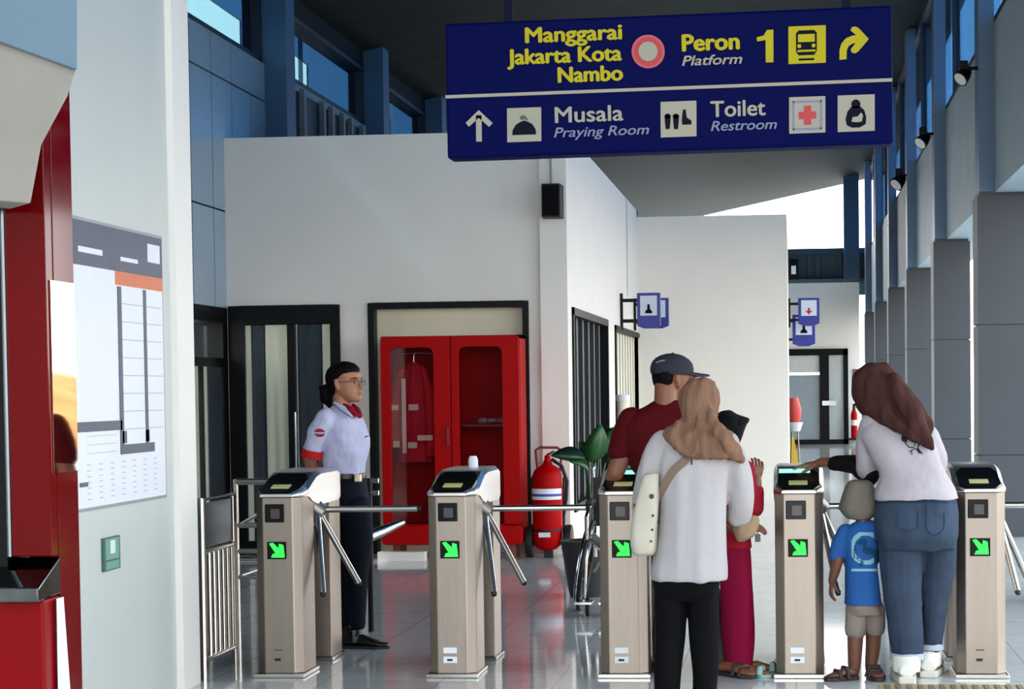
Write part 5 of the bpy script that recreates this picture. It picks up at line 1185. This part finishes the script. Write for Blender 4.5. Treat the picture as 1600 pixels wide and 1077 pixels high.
# ---- woman in blue jeans, leaning to the gate
f = Fig('person', 'person in brown headscarf, white printed t-shirt and blue jeans reaching to tap the gate', 'person', 1425, 9.62)
yf = f.floor_y(); dz0 = 0
b = MB(); fb = MB(); R_ = frame_of(-.5, .3); O = f.P(1366, 646, .15); head(b, O, .22, R_)
f.limb(b, [(1376, 640, .12, .05), (1392, 668, .08, .055)])
f.loft(b, [(662, 1362, 1436, .06, .08), (690, 1352, 1452, .09, .07), (740, 1380, 1468, .10, .03), (785, 1386, 1478, .12, 0), (830, 1384, 1482, .125, 0), (850, 1386, 1482, .11, 0)])
f.limb(b, [(1410, 850, 0, .08), (1410, 930, 0, .055), (1415, 1000, 0, .045), (1416, yf - 14, 0, .04)]); f.limb(b, [(1464, 850, .03, .065), (1463, 930, .08, .045), (1456, 1000, .145, .035), (1455, 1030, .16, .035)])
foot(b, (f.P(1418, yf).x, f.D - .08, .02), (-.1, 1, 0)); foot(b, (f.P(1455, yf).x + .01, f.D + .12, .02), (.15, 1, 0))
f.limb(b, [(1358, 678, .09, .042), (1352, 712, .15, .042), (1346, 728, .22, .04), (1318, 725, .30, .034), (1290, 723, .36, .027), (1280, 724, .38, .025)])
f.limb(b, [(1452, 690, .08, .05), (1462, 730, .16, .042), (1446, 752, .26, .036), (1420, 750, .36, .026)])
hand(b, fb, f.P(1281, 724, .38), (-1, .25, -.12), (-.1, 0, 1), .17, .3, -1); hand(b, fb, f.P(1420, 750, .36), (-1, .4, 0), (0, 0, 1), .165, .6, -1)
finish_body(remesh(b.build('body', SK['brown'], f.root), .005, 3), fb)
t = MB()
f.loft(t, [(768, 1380, 1488, .135, 0), (785, 1371, 1494, .15, 0), (810, 1368, 1496, .165, -.01), (835, 1370, 1495, .165, -.02), (858, 1374, 1490, .14, 0)], e=2.5)
f.limb(t, [(1409, 848, 0, .118), (1409, 885, 0, .108), (1410, 930, 0, .094), (1415, 980, 0, .084), (1417, 1024, 0, .080)]); f.limb(t, [(1465, 848, .02, .095), (1467, 885, .04, .082), (1463, 930, .08, .072), (1458, 975, .12, .060), (1455, 1008, .15, .056)])
jm = mat('blue_denim', (54, 65, 82), .85, var=.22, nscale=7, bump=.12, bscale=260)
jeans = remesh(t.build('jeans', jm, f.root), VOX, 4, folds(.008, 12, 4, 6.0, .003, 26))
def ringc(mb, cx_, y0_, y1_, r, dy, n=30, jag=.004):
    rs = []
    for y, k in ((y0_, 1.0), ((y0_ + y1_) / 2, 1.04), (y1_, 1.03)):
        c = f.P(cx_, y, dy); rs.append([c + Vector((r * k * math.cos(a), r * k * math.sin(a), jag * noise.noise(Vector((a * 2, y, 0))))) for a in [2 * math.pi * i / n for i in range(n)]])
    rs.reverse(); return mb.rings(rs)
for cx_, y0_, y1_, r, dy in ((1417, 1020, 1030, .083, 0), (1455, 1006, 1015, .062, .15)):
    ringc(MB(), cx_, y0_, y1_, r, dy).build('trouser_cuff', mat('pale_denim_fray', (170, 176, 188), .9), f.root, smooth=True)
g = MB()
for pts in ([(1404, 800), (1405, 826), (1433, 826), (1434, 800)], [(1447, 802), (1449, 828), (1462, 836), (1474, 826), (1475, 803)], [(1448, 778), (1449, 846)], [(1374, 787), (1420, 785), (1492, 786)], [(1379, 850), (1385, 930), (1391, 1018)]):
    stroke(g, jeans, f, pts, .8, .002)
g.build('seam_stitching', mat('dark_denim_seam', (44, 60, 88), .9), f.root)
t = MB()
f.loft(t, [(648, 1372, 1410, .05, .10), (660, 1350, 1440, .08, .09), (680, 1345, 1456, .11, .08), (705, 1356, 1464, .125, .06), (740, 1374, 1477, .14, .02), (765, 1368, 1491, .168, 0), (780, 1367, 1496, .174, 0)])
f.limb(t, [(1362, 662, .09, .06), (1356, 690, .11, .064), (1356, 716, .14, .062), (1357, 733, .16, .060)]); f.limb(t, [(1450, 684, .08, .06), (1462, 712, .13, .058), (1460, 732, .17, .056)])
tee = remesh(t.build('t_shirt', mat('white_jersey', (172, 162, 166), .85, var=.03, bump=.06, bscale=150), f.root), VOX, 4, folds(.008, 8, 9, 11.0, .002, 30))
ink = mat('black_shirt_print', (44, 40, 48), .9)
g = MB(); patch(g, tee, f, 1407, 679, 1424, 692, lambda u, v: (u - .5) ** 2 + (v - .5) ** 2 < .22 and not (u > .6 and v > .6), n=20)
for pts, w_ in (([(1422, 684), (1431, 688), (1436, 696)], .9), ([(1414, 692), (1420, 699), (1428, 700)], .8), ([(1424, 690), (1430, 693), (1428, 697)], .7), ([(1438, 692), (1434, 700), (1441, 710)], .8), ([(1422, 706), (1430, 702), (1437, 705)], .7), ([(1433, 703), (1437, 708)], 1.8), ([(1425, 711), (1424, 706)], .6), ([(1430, 686), (1440, 688)], .6)): stroke(g, tee, f, pts, w_, .002)
g.build('shirt_print', ink, f.root)
bs = mat('black_undersleeve', (10, 10, 12), .85)
t = MB(); f.limb(t, [(1357, 728, .16, .052), (1350, 737, .20, .053), (1340, 727, .235, .051), (1322, 725, .29, .045), (1304, 724, .335, .038)]); f.limb(t, [(1362, 742, .14, .04), (1358, 746, .17, .045), (1352, 742, .2, .04)])
remesh(t.build('black_undersleeve', bs, f.root), .005, 3, folds(.003, 20, 14, 1))
t = MB(); f.limb(t, [(1461, 730, .16, .048), (1450, 748, .24, .044), (1430, 750, .32, .036)]); remesh(t.build('black_undersleeve', bs, f.root), .005, 3)
t = MB()
f.loft(t, [(566, 1357, 1373, .02, .13), (571, 1345, 1388, .06, .13), (584, 1335, 1402, .11, .14), (602, 1331, 1414, .14, .14), (622, 1334, 1424, .14, .13), (640, 1345, 1432, .125, .10), (655, 1362, 1440, .10, .07), (672, 1394, 1448, .075, .0)], e=2.1)
f.limb(t, [(1398, 600, .02, .05), (1420, 640, -.02, .055), (1436, 672, -.05, .05), (1448, 690, -.06, .034), (1456, 700, -.06, .012)])
f.limb(t, [(1415, 615, .06, .04), (1436, 648, .02, .045), (1449, 664, .0, .035), (1451, 676, -.01, .02)])
f.limb(t, [(1372, 620, .05, .06), (1390, 652, .0, .05), (1416, 672, -.05, .035), (1440, 690, -.07, .02)])
remesh(t.build('headscarf', mat('dark_brown_scarf', (64, 37, 33), .85, var=.2, nscale=8, stretch=(3, 3, 1), bump=.12, bscale=60), f.root), .005, 3, folds(.011, 18, 6, 13.0, .003, 40))
# white shoes
for (xx, dy, dd, k) in ((1416, -.10, (-.06, 1, 0), 1.0), (1453, .10, (.15, 1, 0), .95)):
    q = Vector((f.P(xx, yf).x, f.D + dy, 0)); g = MB(); foot(g, q + Vector((0, 0, .03)), dd, .27 * k, .062, .07)
    g.tube([q + Vector((0, .07, .05)), q + Vector((0, .075, .13))], .06, 18, [.068, .074])
    sh_ = remesh(g.build('shoe', mat('white_shoe_leather', (226, 222, 212), .6, var=.05), f.root), .006, 3)
    d = Vector(dd).normalized(); s_ = Vector((-d.y, d.x, 0)); MB().prism([q + d * (a * .29 * k - .01) + s_ * w_ for a, w_ in ((0, -.042), (0, .042), (.5, .06), (.8, .064), (1, .03), (1, -.03), (.8, -.064), (.5, -.06))], (0, 0, .036)).build('sole', mat('cream_sole', (206, 200, 186), .6), sh_, bevel=.008)
# phone / card tapped on the reader
q = f.P(1258, 733, .42); cdp = tag(MB().box((q.x - .05, q.y - .03, q.z - .006), (q.x + .04, q.y + .03, q.z + .004)).build('travel_card', mat('dark_card', (36, 40, 42), .3)), 'dark travel card held on the green lit reader by the person in jeans', 'card')

# ---- small child with a bucket hat
f = Fig('person', 'small child in grey bucket hat, blue printed t-shirt and khaki shorts beside blue jeans', 'person', 1352, 9.70)
yf = f.floor_y()
b = MB(); fb = MB(); R_ = frame_of(-.35, .1); O = f.P(1344, 812, .03); W = head(b, O, .185, R_)
f.limb(b, [(1348, 806, 0, .036), (1350, 826, 0, .042)])
f.loft(b, [(820, 1334, 1366, .045, 0), (832, 1320, 1372, .055, 0), (880, 1325, 1366, .065, 0), (935, 1328, 1366, .07, 0), (950, 1330, 1366, .065, 0)])
f.limb(b, [(1316, 838, 0, .032), (1309, 876, -.01, .028), (1303, 898, 0, .025), (1300, 908, .01, .020)]); f.limb(b, [(1370, 840, .02, .028), (1370, 870, .08, .025), (1358, 884, .16, .02)])
f.limb(b, [(1338, 950, 0, .05), (1337, 985, 0, .042), (1336, 1012, 0, .038), (1335, 1040, 0, .032), (1334, yf - 8, 0, .026)]); f.limb(b, [(1365, 950, .03, .05), (1365, 985, .05, .042), (1364, 1012, .06, .038), (1361, 1040, .06, .032), (1361, yf - 12, .06, .026)])
foot(b, (f.P(1333, yf).x + .01, f.D - .03, .018), (-.75, -.35, 0), .155, .036, .04); foot(b, (f.P(1362, yf).x, f.D + .05, .018), (.2, -.95, 0), .155, .036, .04)
hand(b, fb, f.P(1300, 908, .01), (-.12, -.05, -1), (-1, -.3, .1), .115, .45, -1); hand(b, fb, f.P(1358, 884, .16), (-1, .4, -.1), (0, 0, 1), .115, .5, -1)
finish_body(remesh(b.build('body', SK['dark'], f.root), .0045, 3), fb)
t = MB(); f.loft(t, [(930, 1326, 1368, .07, 0), (945, 1323, 1372, .084, 0), (960, 1323, 1378, .085, .02)]); f.limb(t, [(1339, 952, 0, .055), (1338, 970, 0, .055), (1337, 984, 0, .056)]); f.limb(t, [(1366, 952, .03, .055), (1367, 968, .04, .054), (1367, 981, .05, .054)])
remesh(t.build('shorts', mat('khaki_cloth', (136, 122, 112), .85, var=.08), f.root), .005, 3, folds(.004, 18, 8, 3))
t = MB(); f.loft(t, [(814, 1338, 1364, .04, 0), (822, 1326, 1374, .06, 0), (836, 1317, 1376, .07, 0), (880, 1321, 1371, .08, 0), (930, 1320, 1375, .092, 0), (944, 1319, 1378, .096, 0)]); f.limb(t, [(1320, 832, 0, .042), (1312, 852, 0, .042), (1308, 868, 0, .042)]); f.limb(t, [(1370, 836, .01, .04), (1371, 854, .04, .04), (1370, 866, .07, .038)])
ts = remesh(t.build('t_shirt', mat('blue_jersey', (40, 86, 148), .85, var=.08, bump=.06, bscale=150), f.root), .005, 3, folds(.004, 16, 6, 5))
g = MB(); patch(g, ts, f, 1327, 832, 1374, 893, lambda u, v: (.08 < u < .95 and (abs(math.hypot((u - .55) / .5, (v - .4) / .42) - .9) < .14 and u < .8 or v > .93)), n=36); g.build('print_outline', mat('pale_teal_print', (128, 176, 190), .8), f.root)
g = MB(); patch(g, ts, f, 1332, 842, 1374, 888, lambda u, v: noise.noise(Vector((u * 4 + 3.1, v * 4 + 1.7, .5))) > .02 and math.hypot((u - .55) / .52, (v - .5) / .52) < 1, n=34); g.build('print_fill', mat('dark_teal_print', (22, 66, 96), .8), f.root)
hm = mat('grey_beige_hat', (112, 104, 92), .85, var=.06, bump=.1, bscale=140)
t = MB(); f.loft(t, [(750, 1334, 1350, .03, .02), (753, 1325, 1360, .065, .02), (766, 1318, 1367, .085, .02), (784, 1313, 1371, .095, .02), (796, 1310, 1373, .10, .02)])
f.loft(t, [(792, 1311, 1372, .10, .02), (803, 1316, 1370, .095, .02), (811, 1326, 1360, .08, .02)])
hat = remesh(t.build('bucket_hat', hm, f.root), .005, 3, folds(.003, 14, 8, 2))
for xx, dx, dy, dd in ((1333, .01, -.03, (-.75, -.35, 0)), (1362, 0, .05, (.2, -.95, 0))):
    q = Vector((f.P(xx, yf).x + dx, f.D + dy, 0)); d = Vector(dd).normalized(); s_ = Vector((-d.y, d.x, 0))
    so = MB().prism([q + d * (a * .18 - .012) + s_ * w_ for a, w_ in ((0, -.026), (0, .026), (.5, .036), (.8, .04), (1.0, .018), (1.0, -.018), (.8, -.04), (.5, -.036))], (0, 0, .02)).build('sandal', mat('dark_brown_sandal', (40, 26, 24), .6), f.root, bevel=.004)
    g = MB(); 
    for a in (.35, .62): c = q + d * a * .16; g.tube([c + s_ * .04 + Vector((0, 0, .01)), c + s_ * .024 + Vector((0, 0, .062 - .014 * (a > .5))), c - s_ * .024 + Vector((0, 0, .062 - .014 * (a > .5))), c - s_ * .04 + Vector((0, 0, .01))], .01, 8, [.012] * 4)
    g.build('sandal_strap', mat('dark_brown_sandal', (40, 26, 24), .6), so, smooth=True)

# ---- guard in uniform
f = Fig('person', 'station guard in white short sleeved uniform shirt and navy trousers standing behind the first gate', 'person', 545, 10.95)
yf = f.floor_y(); gy = 1.25                        # turned to the picture's right and a little towards the camera
b = MB(); fb = MB(); R_ = frame_of(math.radians(112), -.02); hh = .225; O = f.P(549, 629, 0); W = head(b, O + Vector((-.03, 0, 0)), hh, R_); O = O + Vector((-.03, 0, 0))
f.limb(b, [(535, 612, .0, .05), (533, 640, .0, .055), (531, 655, 0, .065)])
f.loft(b, [(648, 510, 556, .10, 0), (665, 502, 566, .145, 0), (700, 506, 572, .13, 0), (740, 512, 566, .12, 0), (775, 518, 566, .11, 0), (800, 522, 564, .09, 0)], yaw=0)
f.limb(b, [(558, 790, -.06, .06), (561, 850, -.07, .055), (560, 900, -.07, .055), (557, 985, -.07, .04)]); f.limb(b, [(540, 790, .07, .06), (538, 850, .07, .055), (537, 900, .07, .055), (538, 985, .05, .04)])
f.limb(b, [(508, 660, -.13, .05), (492, 694, -.13, .042), (484, 720, -.10, .038), (500, 745, .0, .03), (506, 752, .05, .026)])
f.limb(b, [(540, 662, .14, .05), (520, 700, .17, .042), (504, 730, .14, .036), (505, 750, .08, .027)])
foot(b, (f.P(548, yf).x, f.D - .10, .02), (1, -.12, 0), .24, .04, .05); foot(b, (f.P(536, yf).x, f.D + .05, .02), (1, -.5, 0), .24, .04, .05)
hand(b, fb, f.P(506, 752, .05), (-.1, .3, -1), (-1, .1, 0), .165, .5, 1); hand(b, fb, f.P(505, 750, .08), (.1, -.3, -1), (-1, 0, 0), .165, .5, -1)
finish_body(remesh(b.build('body', SK['tan'], f.root), .0045, 3), fb)
def GW(x, y, z): return O + R_ @ Vector((x * hh, y * hh, z * hh))
for sx in (-1, 1):
    MB().ball(GW(sx * .15, .385, .505), .028 * hh * 1.0, 12, 8).build('eye', mat('dark_eye', (20, 14, 12), .2), f.root, smooth=True)
    MB().tube([GW(sx * .07, .425, .60), GW(sx * .15, .42, .615), GW(sx * .23, .375, .60)], .01, 6, [.012 * hh, .014 * hh, .008 * hh]).build('eyebrow', mat('black_hair', (7, 6, 6), .7, var=.2, spec=.1), f.root, smooth=True)
MB().tube([GW(-.08, .436, .215), GW(0, .468, .214), GW(.08, .436, .215)], .01, 8, [.010 * hh, .024 * hh, .010 * hh]).build('lips', mat('muted_lips', (132, 62, 58), .5), f.root, smooth=True)
g = MB()
for sx in (-1, 1):
    c = GW(sx * .15, .455, .50); g.tube([c + R_ @ Vector((math.cos(a) * .105 * hh, -.02 * hh * abs(math.cos(a)) * (1 if math.cos(a) * sx > 0 else 0), math.sin(a) * .075 * hh)) for a in [2 * math.pi * i / 20 for i in range(21)]], .0016, 6)
    g.tube([GW(sx * .25, .44, .52), GW(sx * .345, .30, .53), GW(sx * .355, .0, .52)], .0016, 6)
g.tube([GW(-.05, .46, .51), GW(.05, .46, .51)], .0016, 6)
g.build('spectacles', mat('thin_metal_frame', (92, 84, 78), .3, metal=.8), f.root, smooth=True)
t = MB(); rs = []
for tt, ff, bb, w_ in ((.16, -.12, -.34, .18), (.28, -.05, -.44, .30), (.42, .05, -.50, .35), (.53, .12, -.53, .372), (.62, .20, -.55, .385), (.70, .29, -.55, .388), (.77, .375, -.54, .38), (.85, .40, -.50, .355), (.93, .35, -.43, .30), (1.0, .26, -.32, .22), (1.045, .12, -.2, .12), (1.06, .02, -.1, .05)):
    c, d = (ff + bb) / 2, (ff - bb) / 2; rs.append([GW(w_ * math.cos(a), c + d * math.sin(a), tt) for a in [2 * math.pi * i / 26 for i in range(26)]])
t.rings(rs); t.tube([GW(0, -.46, .42), GW(0, -.62, .36), GW(0, -.60, .10), GW(0, -.52, -.06)], .03, 14, [.12 * hh, .20 * hh, .18 * hh, .08 * hh], round_ends=True)
remesh(t.build('hair', mat('black_hair', (7, 6, 6), .7, var=.2, spec=.1), f.root), .0045, 2, folds(.002, 60, 20, 1))
t = MB(); f.loft(t, [(738, 508, 570, .125, 0), (750, 508, 572, .13, 0), (785, 510, 577, .14, 0), (806, 512, 578, .135, 0)])
f.limb(t, [(556, 795, -.06, .092), (561, 840, -.07, .082), (558, 890, -.07, .066), (556, 965, -.07, .058), (556, 974, -.07, .058)]); f.limb(t, [(540, 795, .07, .09), (538, 840, .07, .08), (537, 890, .07, .066), (537, 975, .05, .058)])
remesh(t.build('trousers', mat('navy_cloth', (9, 12, 24), .8, var=.1), f.root), VOX, 3, folds(.004, 12, 3, 8))
t = MB(); f.loft(t, [(634, 520, 548, .055, 0), (644, 511, 558, .10, 0), (656, 502, 568, .15, 0), (680, 499, 576, .155, 0), (705, 502, 577, .15, 0), (728, 504, 572, .14, 0), (744, 505, 570, .138, 0)])
f.limb(t, [(508, 656, -.13, .062), (499, 676, -.14, .060), (492, 692, -.14, .057), (488, 705, -.13, .055)]); f.limb(t, [(538, 658, .14, .06), (526, 684, .17, .058), (518, 702, .17, .055)])
shirt = remesh(t.build('uniform_shirt', mat('pale_lilac_white_cloth', (184, 184, 210), .8, var=.03, bump=.06, bscale=150), f.root), .005, 4, folds(.010, 13, 9, 2.5, .003, 34))
t = MB(); t.tube([f.P(488.6, 703, -.132), f.P(487.6, 708, -.130), f.P(486.4, 715, -.126)], .06, 24, [.0585, .062, .0615]); t.build('sleeve_cuff', mat('red_cuff', (176, 30, 34), .8), f.root, smooth=True)
t = MB(); t.tube([f.P(538, 634, -.05), f.P(548, 640, -.10), f.P(556, 648, -.12)], .02, 10, [.014, .020, .012], round_ends=True); t.tube([f.P(552, 634, .02), f.P(558, 642, -.04), f.P(562, 650, -.10)], .02, 10, [.014, .022, .016], round_ends=True)
remesh(t.build('red_scarf', mat('dark_red_scarf', (140, 18, 38), .8), f.root), .004, 2)
t = MB(); t.tube([f.P(524, 630, -.05), f.P(536, 638, -.10), f.P(549, 650, -.135)], .02, 8, [.014, .022, .008], round_ends=True, flat=.6); t.build('collar', mat('pale_lilac_white_cloth', (184, 184, 210), .8), f.root, smooth=True)
pr = mat('red_patch', (150, 40, 54), .8)
g = MB(); patch(g, shirt, f, 491, 670, 508, 683, lambda u, v: (2 * u - 1) ** 2 + (2 * v - 1) ** 2 < 1 and not .42 < v < .6, n=44); g.build('shoulder_patch', pr, f.root)
g = MB(); stroke(g, shirt, f, [(570, 683), (574, 682)], 1.2); g.build('name_pin', mat('dark_pin', (50, 48, 60), .4), f.root)
t = MB(); f.loft(t, [(739, 507, 571, .14, 0), (747, 507, 571.5, .141, 0)], sub=1); t.build('belt', mat('black_belt', (14, 14, 16), .4), f.root, smooth=True)
q = f.P(560, 747, -.115); MB().box((q.x - .018, q.y - .03, q.z - .022), (q.x + .018, q.y + .01, q.z + .022)).build('belt_buckle', mat('pale_brass_buckle', (214, 190, 160), .3, metal=.6), f.root, bevel=.004)
for xx, dy, dd in ((547, -.10, (1, -.12, 0)), (535, .05, (1, -.5, 0))):
    q = Vector((f.P(xx, yf).x - .01, f.D + dy, 0)); g = MB(); foot(g, q + Vector((0, 0, .012)), dd, .27, .048, .06); d = Vector(dd).normalized(); g.tube([q + d * .06 + Vector((0, 0, .03)), q + d * .06 + Vector((0, 0, .11))], .05, 14, [.045, .05])
    sh_ = remesh(g.build('shoe', mat('black_leather', (10, 10, 12), .35), f.root), .005, 2)
    s_ = Vector((-d.y, d.x, 0)); MB().prism([q + d * (a * .28 - .006) + s_ * w_ for a, w_ in ((0, -.03), (0, .03), (.5, .042), (.75, .046), (1, .012), (1, -.012), (.75, -.046), (.5, -.042))], (0, 0, .016)).build('sole', 'rubber', sh_)
